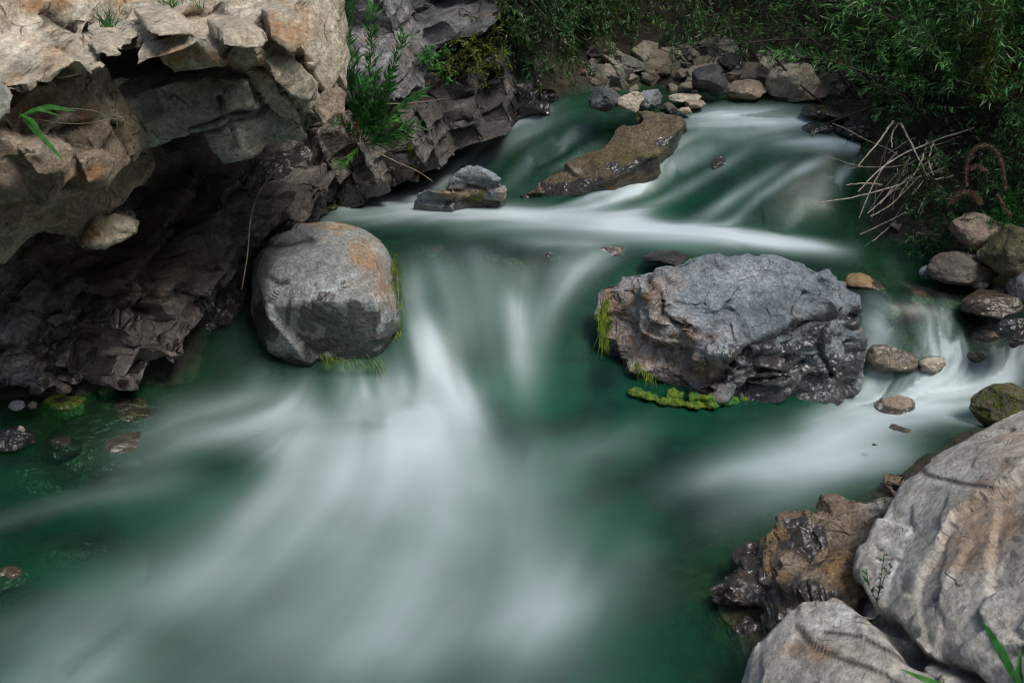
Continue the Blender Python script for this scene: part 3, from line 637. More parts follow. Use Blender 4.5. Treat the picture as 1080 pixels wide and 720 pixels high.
# -- central rock
M_c = rock_mat('blue_grey_rock', ((.18, .22, .25), (.31, .365, .41), (.36, .235, .155), (.50, .54, .57)), 1.3, (R(10), R(-62), R(-35)), .30, .6, 1.1, .55, 0, .3)
rock('central_rock', [
  zblk([(676,296,.39),(698,278,.42),(735,268,.45),(775,272,.455),(818,267,.45),(868,286,.42),(893,300,.38),(908,322,.33),(900,340,.29),(850,336,.31),(800,352,.28),(766,376,.23),(735,345,.29),(690,322,.33)], (.0, .16, -.5)),
  zblk([(630,308,.30),(655,292,.35),(700,285,.38),(745,345,.26),(765,400,.12),(762,428,.03),(735,440,-.02),(700,430,-.02),(655,406,.0),(633,372,.09),(626,340,.2)], (.12, .2, -.4)),
  zblk([(765,372,.22),(800,345,.27),(850,328,.29),(888,322,.30)], (.05, .2, -.35)),
  zblk([(770,385,.19),(810,352,.26),(860,334,.28),(903,345,.27),(919,368,.19),(912,395,.11),(900,416,.04),(868,440,-.02),(800,446,-.03),(738,444,-.03),(752,415,.07)], (-.0, .2, -.4)),
 ], M_c, 'large blue-grey rock with dark wet right side, standing in the middle of the stream', 'rock', vox=0.0058, sm=1, bed=(-.25, -.55, .8),
 chunks=((.19, .06, .012), (.07, .03, .005)), groove=.002, fine=.004, fine_s=18, warp=.015, snaps=(((.11, .08, .03), .4),), seed=13, wet_h=.02,
 paint=[('wet', 850, 392, 88, 50, 1), ('wet', 800, 425, 60, 22, 1), ('wet', 905, 330, 14, 16, .9), ('wet', 650, 420, 40, 16, .8),
   ('ochre', 685, 365, 55, 60, 1), ('ochre', 655, 320, 32, 30, 1), ('ochre', 740, 385, 40, 20, .9), ('ochre', 820, 385, 18, 16, .7), ('ochre', 720, 410, 40, 18, .9), ('pale', 745, 368, 26, 10, .9), ('pale', 790, 290, 60, 18, .35), ('pale', 700, 300, 20, 12, .4),
   ('moss', 640, 345, 9, 36, .75), ('moss', 675, 390, 25, 14, .55), ('moss', 720, 432, 55, 9, .9), ('moss', 790, 432, 30, 10, .6), ('moss', 660, 365, 16, 20, .45)],
 cracks=[([(682,292),(688,305),(700,312),(694,325),(715,345)],2.2,.03), ([(745,412),(775,390),(795,365),(850,340),(900,330)],2.4,.035), ([(715,345),(735,350),(752,362)],2,.018), ([(790,372),(800,390),(830,395),(850,380)],2,.02), ([(840,340),(860,360),(880,400)],2,.02), ([(770,430),(790,405),(830,400)],2,.02)])
# -- near right rock
M_r = rock_mat('pale_shore_rock', ((.50, .475, .42), (.68, .65, .59), (.42, .27, .17), (.72, .72, .69)), .9, (.3, .2, .2), .06, .5, .9, .8, .6, .2)
rock('shore_rock', [
  zblk([(1250,380,.60),(1150,395,.52),(1082,430,.42),(1040,452,.38),(990,480,.34),(952,512,.31),(925,560,.27),(905,600,.24),(915,640,.24),(960,690,.27),(1060,760,.36),(1300,800,.6),(1400,600,.75),(1350,450,.75)], (.15, .0, -.6), 1.05),
  zblk([(780,740,.04),(800,690,.12),(835,650,.19),(880,628,.23),(920,640,.245),(965,668,.25),(1040,730,.30),(1000,860,.3),(780,860,.05)], (.1, 0, -.4), 1.05),
 ], M_r, 'large pale rock slab with long cracks and brown blotches at the bottom right', 'rock', vox=0.0058, sm=2, bed=(-.2, -.1, .95),
 chunks=((.36, .2, .010), (.13, .07, .0040)), groove=.002, fine=.004, fine_s=9, warp=.03, seed=14, wet_h=.02,
 paint=[('ochre', 1060, 530, 40, 60, .7), ('ochre', 1020, 580, 40, 30, .6), ('ochre', 860, 690, 40, 16, .7), ('ochre', 1070, 455, 20, 14, .5), ('pale', 960, 560, 40, 40, .6), ('pale', 1010, 500, 40, 20, .5), ('pale', 890, 650, 30, 14, .5)],
 cracks=[([(880,612),(905,632),(940,660),(965,690),(1020,715),(1050,740)],4.5,.035), ([(838,658),(870,690),(920,708),(960,725)],3,.0), ([(968,495),(1010,508),(1050,512)],1.2,.0), ([(870,665),(910,672),(950,690),(975,698)],1.6,.0)])
M_w = rock_mat('wet_brown_rock', ((.20, .15, .10), (.28, .22, .16), (.30, .19, .09), (.46, .42, .36)), 1.4, (.3, .2, .2), .35, .5, 1.2, .55, 0, .35)
rock('wet_shore_rock', [
  zblk([(738,628,-.02),(765,600,.05),(800,570,.10),(838,545,.15),(880,528,.19),(940,511,.24),(955,540,.25),(930,590,.23),(900,640,.19),(845,665,.10),(790,700,-.03),(760,660,-.03)], (.08, 0, -.3), 1.05)],
 M_w, 'dark wet brown rock lobe with golden crust at the foot of the pale slab', 'rock', vox=0.006, sm=1, bed=(-.4, -.1, .9), chunks=((.14, .06, .020), (.06, .03, .008)), groove=.006, fine=.008, fine_s=20, warp=.02, snaps=(((.10, .1, .035), .35), ((.04, .04, .012), .25)), seed=15, wet_h=.10,
 paint=[('pale', 830, 590, 16, 8, .8), ('pale', 800, 610, 14, 7, .8), ('wet', 810, 620, 60, 40, .8), ('wet', 850, 560, 30, 22, 1), ('ochre', 800, 600, 50, 40, .8), ('ochre', 880, 600, 30, 30, 1), ('pale', 920, 530, 26, 14, .8), ('pale', 850, 610, 14, 8, .7), ('ochre', 770, 620, 30, 22, .8)])
# -- little grey rock in mid stream
rock('grey_rock', [
  zblk([(474,183,.51),(492,175,.54),(512,176,.54),(530,190,.49),(532,212,.38),(520,222,.33),(488,218,.36),(462,200,.44)], (.0, .12, -.3)),
  zblk([(436,205,.42),(450,198,.46),(480,200,.46),(510,215,.36),(480,223,.33),(438,221,.34)], (.0, .12, -.3))],
 M_c, 'small flat-topped grey rock with a mossy edge, standing in the channel below the upper cascade', 'rock', vox=.008, bed=(0, -.1, 1), chunks=((.2, .06, .012),), fine=.004, warp=.008, seed=16, wet_h=.03,
 paint=[('pale', 500, 182, 25, 8, .8), ('ochre', 490, 204, 30, 8, .9), ('moss', 500, 207, 22, 6, .6), ('ochre', 528, 205, 8, 12, .8), ('moss', 452, 218, 14, 5, .5)], cracks=[([(462,198),(490,196),(515,200)],1.4,.012)])
# -- brown slab between the two arms of the cascade
M_s = rock_mat('brown_slab', ((.12, .09, .05), (.19, .145, .085), (.13, .11, .03), (.30, .27, .2)), 1.5, (0, 0, 0), .25, .2, 1.2, .5, 0, .5)
rock('slab_rock', [
  zblk([(672,116,.705),(700,115,.715),(722,122,.70),(716,136,.66),(690,154,.60)], (.02, .06, -.2)),
  zblk([(650,132,.65),(700,124,.69),(716,136,.66),(692,156,.60),(650,182,.51),(622,172,.53)], (.02, .06, -.2)),
  zblk([(622,156,.575),(690,150,.61),(650,182,.51),(610,200,.43),(560,207,.372),(545,205,.372),(575,192,.42),(600,172,.51)], (.02, .06, -.2))],
 M_s, 'smooth brown rock slab splitting the upper cascade in two', 'rock slab', vox=.008, sm=4, bed=(-.3, -.4, .8), chunks=((.2, .08, .010),), groove=.003, fine=.010, warp=.02, seed=17, wet_h=.02,
 paint=[('ochre', 650, 165, 50, 14, .6), ('wet', 600, 196, 50, 9, .8), ('wet', 705, 148, 22, 12, .8), ('wet', 670, 175, 40, 9, .8), ('pale', 606, 180, 8, 4, 1)])
# -- small stones, each modelled on its own
M_bl = rock_mat('black_wet_stone', ((.03, .028, .026), (.05, .045, .04), (.08, .05, .02), (.09, .09, .09)), 2, (0, 0, 0), .2, .2, 1, .25)
M_oc = rock_mat('ochre_stone', ((.30, .20, .09), (.38, .27, .14), (.40, .20, .05), (.46, .38, .26)), 3, (0, 0, 0), .2, .2, 1, .45)
M_bg = rock_mat('bluish_stone', ((.19, .21, .23), (.25, .27, .29), (.2, .18, .16), (.34, .36, .38)), 2, (0, 0, 0), .2, .2, .9, .7)
M_bd = rock_mat('brown_stone', ((.15, .125, .10), (.20, .17, .14), (.22, .14, .08), (.32, .28, .24)), 2, (0, 0, 0), .3, .3, 1, .7)
M_mo = rock_mat('mossy_stone', ((.12, .11, .06), (.20, .17, .11), (.16, .17, .03), (.34, .36, .30)), 2, (0, 0, 0), .2, .2, 1, .5)
def stone_mesh(seed, ang=.5, vox=.05, flat=1.):
    rs = np.random.RandomState(seed); n = int(10+24*(1-ang)); p = rs.normal(size=(n, 3)); p /= np.linalg.norm(p, axis=1)[:, None]
    p = np.concatenate([p, p*[1, 1, -1]]) if False else p
    me = remesh(hull_mesh([p]), vox); smooth(me, int(3+8*(1-ang))); V = getco(me); N = getno(me)
    V += N*(fbm(V*1.6+seed, 3, seed)*.10)[:, None]
    f1, f2, c = worley(V*1.7+seed, seed); V += N*((c-.5)*.10*ang)[:, None]; V += N*(fbm(V*6, 3, seed+3)*.03)[:, None]
    V -= (V.max(0)+V.min(0))/2; V /= (V.max(0)-V.min(0))/2; return me, V
def stone(name, cx, cy, w, h, z, mat, label, cat='stone', seed=1, ang=.5, asp=.8, Y=None, rot=None, group=None, wet=None, moss=0., sink=.25, paint=None, under=None):
    """stone whose picture box is centred at cx,cy (w by h px) and whose foot is at height z"""
    me, V = stone_mesh(seed, ang)
    p = P(cx, cy+h/2, z) if Y is None else PY(cx, cy+h/2, Y)
    sl_ = np.linalg.norm(p-CAMP); sx = w*sl_/FPX/2; hz = h*sl_/FPX/2*1.0; hz = max(hz-.35*sx*asp*.3, hz*.7)
    rt = rot if rot is not None else (seed*37 % 30-15)
    c, s_ = math.cos(R(rt)), math.sin(R(rt))
    S = V*np.array([sx, sx*asp, hz*(1+sink)]); S = np.c_[S[:, 0]*1, S[:, 1], S[:, 2]]
    S = np.c_[S[:, 0]*c-S[:, 2]*s_*.6, S[:, 1], S[:, 2]*c+S[:, 0]*s_*.6]
    S = S*np.array([sx/np.abs(S[:, 0]).max(), 1, 1])
    loc = np.array([p[0], p[1]+sx*asp*.6, p[2]+hz*(1-sink)*.9])
    if under is not None:
        q = onw(cx, cy); hz = sx*.55; S[:, 2] *= hz/np.abs(S[:, 2]).max(); loc = q+np.array([0, sx*asp*.55, -hz-under]); loc[2] = min(loc[2], float(wz([loc[:2]])[0])-hz-under)
    me.polygons.foreach_set('use_smooth', np.ones(len(me.polygons), bool)); setco(me, S)
    Wv = S+loc; hgt = Wv[:, 2]-wz(Wv[:, :2]) 
    setattr_f(me, 'wet', np.clip(sstep(.03, .0, hgt)+(wet or 0), 0, 1)); setattr_f(me, 'algae', sstep(.02, -.03, hgt)*.7)
    setattr_f(me, 'moss', np.full(len(S), float(moss))*(1 if moss < 1 else 1)); me.materials.append(mat); me.name = name
    o = link(name, me); o.location = loc
    return tag(o, label, cat, group)
ST = [
 ('boulder', 685, 104, 30, 22, .70, M_bg, 'blue-grey angular stone sitting at the head of the brown slab', 31, .9, {}),
 ('stone', 707, 113, 20, 11, .69, M_bd, 'dark reddish stone touching the blue-grey stone on the crest', 32, .7, dict(wet=.5)),
 ('stone', 722, 116, 15, 7, .69, M_pale, 'little white stone at the lip of the crest', 33, .6, {}),
 ('stone', 862, 137, 34, 18, .62, M_bl, 'black wet stone with water sliding over it at the right end of the crest', 34, .2, dict(wet=1)),
 ('stone', 874, 119, 50, 14, .68, M_bl, 'flat dark wet stone just upstream of the black stone', 35, .3, dict(wet=1)),
 ('stone', 905, 137, 44, 20, .62, M_bl, 'dark mossy stone against the right bank beside the crest', 36, .5, dict(wet=.7, moss=.35)),
 ('boulder', 838, 84, 54, 42, .71, M_pale, 'large pale wedge-shaped boulder on the far bank beneath the branches', 37, .6, dict(rot=20)),
 ('boulder', 848, 99, 50, 16, .70, M_bd, 'long low brown boulder at the foot of the pale wedge-shaped boulder', 38, .3, {}),
 ('boulder', 752, 82, 42, 30, .75, M_band, 'grey boulder with dark split in the middle of the far bank', 39, .8, {}),
 ('boulder', 790, 94, 44, 22, .71, M_mid, 'tan slanting rock between the split grey boulder and the pale wedge', 40, .7, {}),
 ('stone', 724, 103, 34, 10, .71, M_pale, 'flat pale stone at the waterline of the far bank', 41, .4, {}),
 ('stone', 734, 109, 22, 9, .70, M_mid, 'reddish brown stone at the waterline under the split grey boulder', 42, .5, {}),
 ('stone', 665, 104, 30, 20, .72, M_pale, 'white crumbly stone left of the blue-grey angular stone', 43, .8, {}),
 ('stone', 640, 103, 36, 22, .72, M_band, 'grey striped stone at the far left end of the crest', 44, .9, {}),
 ('stone', 812, 68, 22, 18, .80, M_pale, 'pale stone just above the long low brown boulder, half under leaves', 45, .8, {}),
 # mid stream
 ('stone', 635, 263, 56, 10, .335, M_pale, 'flat pale stone just breaking the surface above the chute', 46, .3, dict(under=-0.016, sink=.5)),
 ('stone', 456, 262, 24, 8, .325, M_oc, 'small orange pebble under water at the top left of the chute', 47, .3, dict(under=-0.004, sink=.4)),
 ('stone', 541, 275, 28, 9, .30, M_oc, 'yellow pebble under water at the middle of the chute lip', 48, .2, dict(under=-0.006, sink=.4)),
 ('stone', 518, 270, 20, 8, .31, M_bd, 'reddish brown pebble under water left of the yellow pebble', 49, .2, dict(under=-0.003, sink=.4)),
 ('stone', 705, 273, 50, 12, .33, M_bl, 'dark flat stone at the left shoulder of the large central rock', 50, .3, {}),
 # right pool
 ('boulder', 1022, 281, 72, 32, .32, M_bd, 'large smooth dark brown boulder on the right bank below the roots', 51, .1, dict(asp=.7)),
 ('boulder', 1035, 244, 54, 34, .42, M_mid, 'tan boulder wedged behind the dark brown boulder on the right bank', 52, .3, {}),
 ('boulder', 1076, 262, 62, 42, .40, M_mo, 'mossy dark boulder at the right edge beneath the fern-like plant', 53, .3, dict(moss=.45)),
 ('boulder', 1082, 295, 34, 40, .30, M_bg, 'blue-grey boulder cut by the right edge above the side pool', 54, .2, {}),
 ('stone', 978, 286, 16, 12, .31, M_c, 'turquoise-grey pebble left of the dark brown boulder', 55, .2, {}),
 ('stone', 918, 303, 54, 20, .27, M_oc, 'orange-brown stone touching the right shoulder of the central rock', 56, .3, dict(under=-0.03, moss=.2)),
 ('stone', 970, 313, 44, 20, .255, M_oc, 'rounded yellow-brown stone under water in the middle of the side pool', 57, .1, dict(under=-0.01)),
 ('stone', 1007, 321, 34, 24, .25, M_oc, 'leaning orange-brown stone at the surface of the side pool', 58, .2, dict(under=-0.008, rot=-25)),
 ('stone', 1050, 322, 56, 26, .26, M_oc, 'flat dark ochre stone on the right side of the side pool', 59, .5, dict(wet=.8)),
 ('stone', 1074, 348, 40, 28, .22, M_bl, 'black wet stone at the right edge above the little falls', 60, .4, dict(wet=1)),
 ('stone', 950, 350, 60, 36, .17, M_oc, 'brown stone behind the veil of the little falls', 61, .2, dict(under=0.006, wet=.6)),
 ('stone', 990, 358, 34, 30, .17, M_pale, 'pale tan stone in the middle of the little falls', 62, .4, dict(under=0.002)),
 ('stone', 1024, 368, 40, 30, .14, M_mo, 'green algae-covered stone between the strands of the little falls', 63, .3, dict(under=-0.004, moss=.5)),
 ('stone', 948, 434, 44, 28, .0, M_mid, 'tan stone poking out of the foam below the little falls', 64, .3, dict(under=-0.035)),
 ('stone', 962, 458, 50, 16, -.03, M_oc, 'tan stone drowned in the foam just below the poking one', 65, .2, dict(under=-0.006)),
 ('boulder', 1060, 428, 60, 44, .02, M_mo, 'green mossy stone beside the foam at the tip of the pale slab', 66, .6, dict(moss=.5)),
 ('pebble', 1035, 300, 16, 9, .30, M_pale, 'tiny pale pebble below the dark brown boulder', 67, .4, {}),
 ('pebble', 1058, 307, 22, 9, .29, M_bd, 'small brown pebble between the dark boulder and the ochre stone', 68, .4, {}),
 ('stone', 938, 328, 34, 16, .23, M_oc, 'small amber stone at the lip of the little falls, left side', 161, .3, dict(under=-.006)),
 ('stone', 1038, 346, 40, 18, .23, M_mid, 'tan stone at the lip of the little falls, right side', 162, .3, dict(under=-.008)),
 ('stone', 905, 290, 24, 10, .30, M_oc, 'little amber stone in the shallows behind the central rock', 163, .3, dict(under=-.006)),
 ('stone', 585, 268, 26, 8, .33, M_bd, 'flat brown stone under water at the right of the chute lip', 164, .3, dict(under=-.003)),
 # left shore
 ('boulder', 78, 458, 150, 60, -.06, M_mo, 'broad mossy brown boulder under thin water in the left shallows', 171, .3, dict(under=-.012, moss=.45, asp=1.1)),
 ('stone', 30, 500, 70, 26, -.06, M_mo, 'mossy stone under water at the left edge, in front of the broad mossy boulder', 172, .3, dict(under=-.002, moss=.4)),
 ('stone', 116, 413, 44, 14, .005, M_mo, 'mossy green stone tip at the edge of the left shallows', 70, .6, dict(under=-0.022, moss=.8)),
 ('stone', 60, 428, 60, 14, .0, M_mo, 'low green weed-covered stone along the left shore', 71, .4, dict(under=-0.012, moss=.8)),
 ('pebble', 16, 428, 15, 9, .02, M_bg, 'grey-green pebble on the left shore', 72, .3, {}),
 ('pebble', 33, 427, 10, 7, .02, M_bd, 'tiny brown pebble right of the grey-green one', 73, .3, {}),
 ('pebble', 66, 409, 14, 10, .05, M_bd, 'small brown pebble beneath the wet slab', 74, .4, {}),
 ('stone', 10, 463, 40, 18, .0, M_bl, 'glossy black stone at the left edge of the shallows', 75, .8, dict(wet=1)),
 ('pebble', 22, 454, 9, 12, .02, M_pale, 'pale chip of stone beside the glossy black stone', 76, .8, {}),
 ('stone', 120, 478, 66, 54, -.09, M_pale, 'pale stone under clear water in the left shallows', 77, .3, dict(under=-0.012, asp=1.2)),
 ('stone', 62, 470, 36, 22, -.06, M_mo, 'greenish stone under water left of the pale drowned stone', 78, .3, dict(under=-0.008)),
 ('stone', 62, 574, 80, 26, -.09, M_oc, 'blurred yellow stone under water near the left edge', 79, .1, dict(under=0.02)),
 ('stone', 2, 612, 46, 60, -.04, M_oc, 'orange-brown stone cut by the left edge of the pool', 80, .4, dict(under=-0.01, wet=.5)),
 ('stone', 165, 670, 90, 46, -.08, M_oc, 'blurred brown stone under the veil of water at the bottom left', 81, .1, dict(under=0.02)),
 ('stone', 765, 168, 40, 14, .50, M_mo, 'greenish stone showing through the middle of the upper cascade', 82, .4, dict(under=-0.006, moss=.3)),
 ('stone', 800, 155, 28, 8, .57, M_bd, 'brown stone under the thin water of the upper cascade', 83, .4, dict(under=0.002, wet=.7)),
 ('pebble', 320, 216, 20, 8, .36, M_pale, 'pale pebble at the back of the shaded inlet behind the boulder', 84, .4, {}),
 ('pebble', 345, 218, 22, 7, .35, M_mo, 'green pebble in the shaded inlet beneath the willow shoots', 85, .4, dict(moss=.6)),
]
for nm, cx, cy, w_, h_, z_, mt, lb, sd_, ag, kw in ST:
    stone(nm, cx, cy, w_, h_, z_, mt, lb, nm, seed=sd_, ang=ag, **kw)
# rubble on the far bank and along both banks: single stones copied from a few prototypes
rs = np.random.RandomState(12)
protos = []
for k in range(7):
    me, V = stone_mesh(200+k, 1., .06); setco(me, V); me.polygons.foreach_set('use_smooth', np.ones(len(me.polygons), bool))
    setattr_f(me, 'wet', np.zeros(len(V))); me.materials.append([M_pale, M_mid, M_mid, M_band, M_grey, M_pale, M_pale][k]); me.name = 'rubble_stone'; protos.append(me)
_gx = np.arange(-3, 4, .04); _gy = np.arange(2.5, 8, .04); _G = ground_z(np.stack(np.meshgrid(_gx, _gy), -1).reshape(-1, 2)).reshape(len(_gy), len(_gx))
def gz1(x, y): return float(_G[int(np.clip((y-2.5)/.04, 0, len(_gy)-1)), int(np.clip((x+3)/.04, 0, len(_gx)-1))])
def ongnd(px, py):
    z = .6
    d = ray(px, py)
    for Y in np.arange(2.6, 8, .03):
        p = CAMP+d*(Y/d[1])
        if p[2] < gz1(p[0], p[1]): break
    return p
def scatter(n, box, smin, smax, label, group, name='rubble_stone'):
    k = 0
    while k < n:
        px = rs.uniform(box[0], box[2]); py = rs.uniform(box[1], box[3]); p = ongnd(px, py)
        if sdist([p[:2]])[0] < .01: 
            k += .2; continue
        k += 1; s = rs.uniform(smin, smax)*(rs.rand()**1.5*.8+.6)
        pk = rs.randint(7); o = link(name, protos[pk]); o.location = (p[0], p[1], gz1(p[0], p[1])+s*.25)
        o.scale = (s, s*rs.uniform(.6, 1), s*rs.uniform(.45, .8)); o.rotation_euler = (rs.uniform(-.4, .4), rs.uniform(-.4, .4), rs.uniform(0, 6.28))
        cn = ['pale cream', 'tan', 'tan', 'banded grey', 'grey-green', 'pale cream', 'pale cream'][pk]; tag(o, ('larger ' if s > (smin+smax)*.42 else 'tiny ')+cn+' '+label, 'stone', ('larger ' if s > (smin+smax)*.42 else 'tiny ')+cn+' '+group)
scatter(60, (615, 62, 735, 102), .035, .085, 'stone in the rubble behind the crest, left of the split boulder', 'rubble left of the split boulder')
scatter(70, (735, 52, 905, 102), .035, .085, 'stone in the rubble behind the crest, right of the split boulder', 'rubble right of the split boulder')
scatter(36, (935, 235, 1080, 330), .014, .035, 'stone in the gravel on the right bank of the side pool', 'gravel stones by the side pool', 'bank_stone')
# ------------------------------------------------------------------ plants
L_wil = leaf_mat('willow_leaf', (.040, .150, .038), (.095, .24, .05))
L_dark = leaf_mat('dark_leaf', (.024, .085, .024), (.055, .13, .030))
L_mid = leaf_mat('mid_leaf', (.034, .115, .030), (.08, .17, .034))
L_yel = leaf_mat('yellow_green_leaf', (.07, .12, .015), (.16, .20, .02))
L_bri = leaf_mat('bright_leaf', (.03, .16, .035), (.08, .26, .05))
L_moss = leaf_mat('moss_strand', (.07, .14, .008), (.20, .28, .02), .6)
S_br = stem_mat('brown_twig', (.030, .022, .016)); S_pale = stem_mat('bleached_root', (.34, .30, .24)); S_gr = stem_mat('green_stem', (.05, .09, .03)); S_fz = stem_mat('brown_fuzz', (.13, .08, .05))
S_tan = stem_mat('dry_twig', (.22, .17, .12))
rs = np.random.RandomState(5)
CUT = False
def unit(v): v = np.asarray(v, float); return v/(np.linalg.norm(v)+1e-9)
def curve(p, d, L, droop, n=7, wob=.12):
    pts = [np.array(p, float)]; d = unit(d)
    for i in range(n-1):
        d = unit(d+np.array([0, 0, -droop/n])+rs.normal(size=3)*wob/ n**.5); pts.append(pts[-1]+d*L/(n-1))
    return np.array(pts)
def cutm(b):
    qx, qy = proj(b); return ((qx < 1000) & (qx > 600) & (qy > 150+.12*(qx-850))) | ((qx < 895) & (qx > 600) & (qy > np.where(qx < 745, 72, 58)+.2*np.maximum(qx-745, 0)))
def leafy(ml, pts, n, L, W, spread=.75, t0=.1, off=None):
    n = max(int(n), 2); t = np.linspace(t0, 1, n)*(len(pts)-1); i = np.minimum(t.astype(int), len(pts)-2); f = (t-i)[:, None]
    b = pts[i]*(1-f)+pts[i+1]*f; T = pts[i+1]-pts[i]; T /= np.linalg.norm(T, axis=1)[:, None]+1e-9
    r = rs.normal(size=(n, 3)); r -= (r*T).sum(1)[:, None]*T; r /= np.linalg.norm(r, axis=1)[:, None]+1e-9
    d = T*(1-spread*.35)+r*spread*rs.uniform(.6, 1.2, (n, 1)); d[:, 2] -= .12
    if CUT:                                  # leave the roots and the water's edge clear of leaves
        wx = np.c_[b[:, 0], b[:, 1], b[:, 2]]; qx, qy = proj(wx)
        kp = ~cutm(b) & ~((qx < 1000) & (qx > 860) & (qy > 128) & (rs.rand(n) < .7)); _ = ~((qx < 1000) & (qx > 600) & (qy > 150+.12*(qx-850))) & ~((qx < 895) & (qx > 600) & (qy > np.where(qx < 745, 72, 58)+.2*np.maximum(qx-745, 0))) & ~((qx < 1000) & (qx > 860) & (qy > 128) & (rs.rand(n) < .7)); b = b[kp]; d = d[kp]; n = len(b)
        if n == 0: return
    Ls = L*rs.uniform(.6, 1.15, n); ml.leaves(b, d, np.cross(d, rs.normal(size=(n, 3))), Ls, W*rs.uniform(.8, 1.2, n))
def shrub(name, label, cat, bases, dirs, n, L, droop=.6, tw=10, tl=.28, nl=12, lL=.04, lW=.004, lm=None, sm=None, r=.006, jit=.1, djit=.35, spread=.75, group=None):
    ml, ms = MB(), MB()
    for k in range(n):
        j = rs.randint(len(bases)); b = np.array(bases[j])+rs.normal(size=3)*jit*[1, 1, .3]
        pts = curve(b, np.array(dirs[j % len(dirs)])+rs.normal(size=3)*djit, L*rs.uniform(.6, 1.1), droop, 9)
        if CUT and k > 6 and cutm(pts)[4:].any(): pts = pts[:max(3, int(np.argmax(cutm(pts)[3:]))+3)]
        ms.tube(pts, r*rs.uniform(.6, 1), r*.3, 4)
        leafy(ml, pts[-4:], nl, lL, lW, spread)
        for q in range(tw):
            u = rs.uniform(.2, .97)*(len(pts)-1); i = int(u); p = pts[i]+(pts[min(i+1, len(pts)-1)]-pts[i])*(u-i)
            T = unit(pts[min(i+1, len(pts)-1)]-pts[max(i-1, 0)]); c = curve(p, T*.6+rs.normal(size=3)*.6, tl*rs.uniform(.5, 1.2), droop*.9, 5)
            if CUT and cutm(c).any(): continue
            ms.tube(c, r*.3, r*.12, 3); leafy(ml, c, nl, lL, lW, spread)
    root = empty(name, tuple(np.mean(bases, 0)))
    c = np.mean(bases, 0)
    for m_ in (ml, ms): m_.v = [v-c for v in m_.v]
    ml.build('foliage', lm, root, False); ms.build('stems', sm or S_br, root)
    return tag(root, label, cat, group)
def gp(x, y): return np.array([x, y, gz1(x, y)])
# right bank
CUT = True
shrub('willow_bush', 'big dark green willow bush leaning over the right bank above the bleached roots', 'bush',
  [gp(1.8, 3.95), gp(2.0, 4.05), gp(2.15, 3.8), gp(1.75, 4.25)], [(-.3, -.1, .9), (-.05, -.3, .9), (.1, -.3, .9)], 60, .9, .7, 14, .30, 18, .045, .0036, L_wil, jit=.14, djit=.4)
shrub('willow_bush', 'dark willow bush at the top right corner, behind the leaning one', 'bush',
  [gp(2.3, 4.5), gp(2.5, 4.2), gp(2.0, 4.7)], [(-.1, -.2, 1), (-.3, 0, .9)], 50, 1.2, .7, 14, .32, 16, .045, .0045, L_mid, jit=.2, djit=.45)
shrub('willow_bush', 'thin willow with bare dark stems arching over the pale boulder on the far bank', 'bush',
  [gp(1.75, 4.7), gp(1.6, 5.1)], [(-.45, -.1, .9), (-.6, 0, .8), (-.2, 0, 1)], 22, 1.1, .3, 8, .22, 8, .04, .004, L_mid, jit=.1, r=.008)
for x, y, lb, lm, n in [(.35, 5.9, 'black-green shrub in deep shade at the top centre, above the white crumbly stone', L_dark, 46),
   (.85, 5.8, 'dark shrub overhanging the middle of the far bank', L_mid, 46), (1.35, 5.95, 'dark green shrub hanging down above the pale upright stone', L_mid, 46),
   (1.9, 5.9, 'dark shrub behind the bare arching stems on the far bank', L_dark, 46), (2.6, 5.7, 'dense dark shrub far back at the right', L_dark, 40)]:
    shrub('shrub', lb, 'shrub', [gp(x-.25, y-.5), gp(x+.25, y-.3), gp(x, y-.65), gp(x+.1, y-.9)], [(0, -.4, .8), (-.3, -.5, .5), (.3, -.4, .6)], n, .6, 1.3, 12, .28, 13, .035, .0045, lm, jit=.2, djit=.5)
CUT = False
def top(px, py, Y): return PY(px, py, Y)
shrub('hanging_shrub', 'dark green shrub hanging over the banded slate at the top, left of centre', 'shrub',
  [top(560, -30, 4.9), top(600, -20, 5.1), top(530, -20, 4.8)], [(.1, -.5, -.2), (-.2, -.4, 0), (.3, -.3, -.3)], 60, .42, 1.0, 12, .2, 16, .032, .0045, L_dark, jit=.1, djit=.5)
shrub('hanging_shrub', 'green shrub trailing down to the waterline beside the dark blocky outcrop', 'shrub',
  [top(610, 25, 5.1), top(640, 10, 5.3), top(625, 55, 5.15)], [(.1, -.4, -.4), (.2, -.3, -.1)], 60, .38, 1.0, 12, .18, 15, .028, .0045, L_mid, jit=.09, djit=.5)
shrub('hanging_shrub', 'low green shrub between the dark outcrop and the rubble', 'shrub',
  [top(590, 70, 4.9), top(625, 72, 4.95), top(655, 60, 5.0)], [(0, -.4, .4), (.2, -.4, .2), (-.2, -.4, .2)], 50, .26, .9, 9, .13, 13, .025, .004, L_mid, jit=.06, djit=.5, r=.003)
shrub('flowering_weed', 'yellow-green weed growing from the ledge under the banded slate', 'weed',
  [top(498, 62, 4.45), top(508, 50, 4.5), top(485, 70, 4.4)], [(0, -.3, .8), (-.2, -.4, .4)], 26, .16, .6, 6, .08, 8, .018, .004, L_yel, jit=.035, djit=.5, r=.002)
shrub('weed', 'small bright green weed left of the yellow-green one', 'weed', [top(478, 75, 4.35), top(455, 66, 4.3)], [(0, -.4, .6)], 12, .10, .4, 4, .05, 8, .02, .004, L_bri, jit=.03, r=.0015)
shrub('goldenrod', 'yellow-green feathery frond standing among the dark willow at the right', 'weed',
  [top(1048, 120, 3.7)], [(-.25, 0, 1)], 7, .42, -.1, 16, .08, 12, .018, .003, L_yel, jit=.02, djit=.10, r=.003)
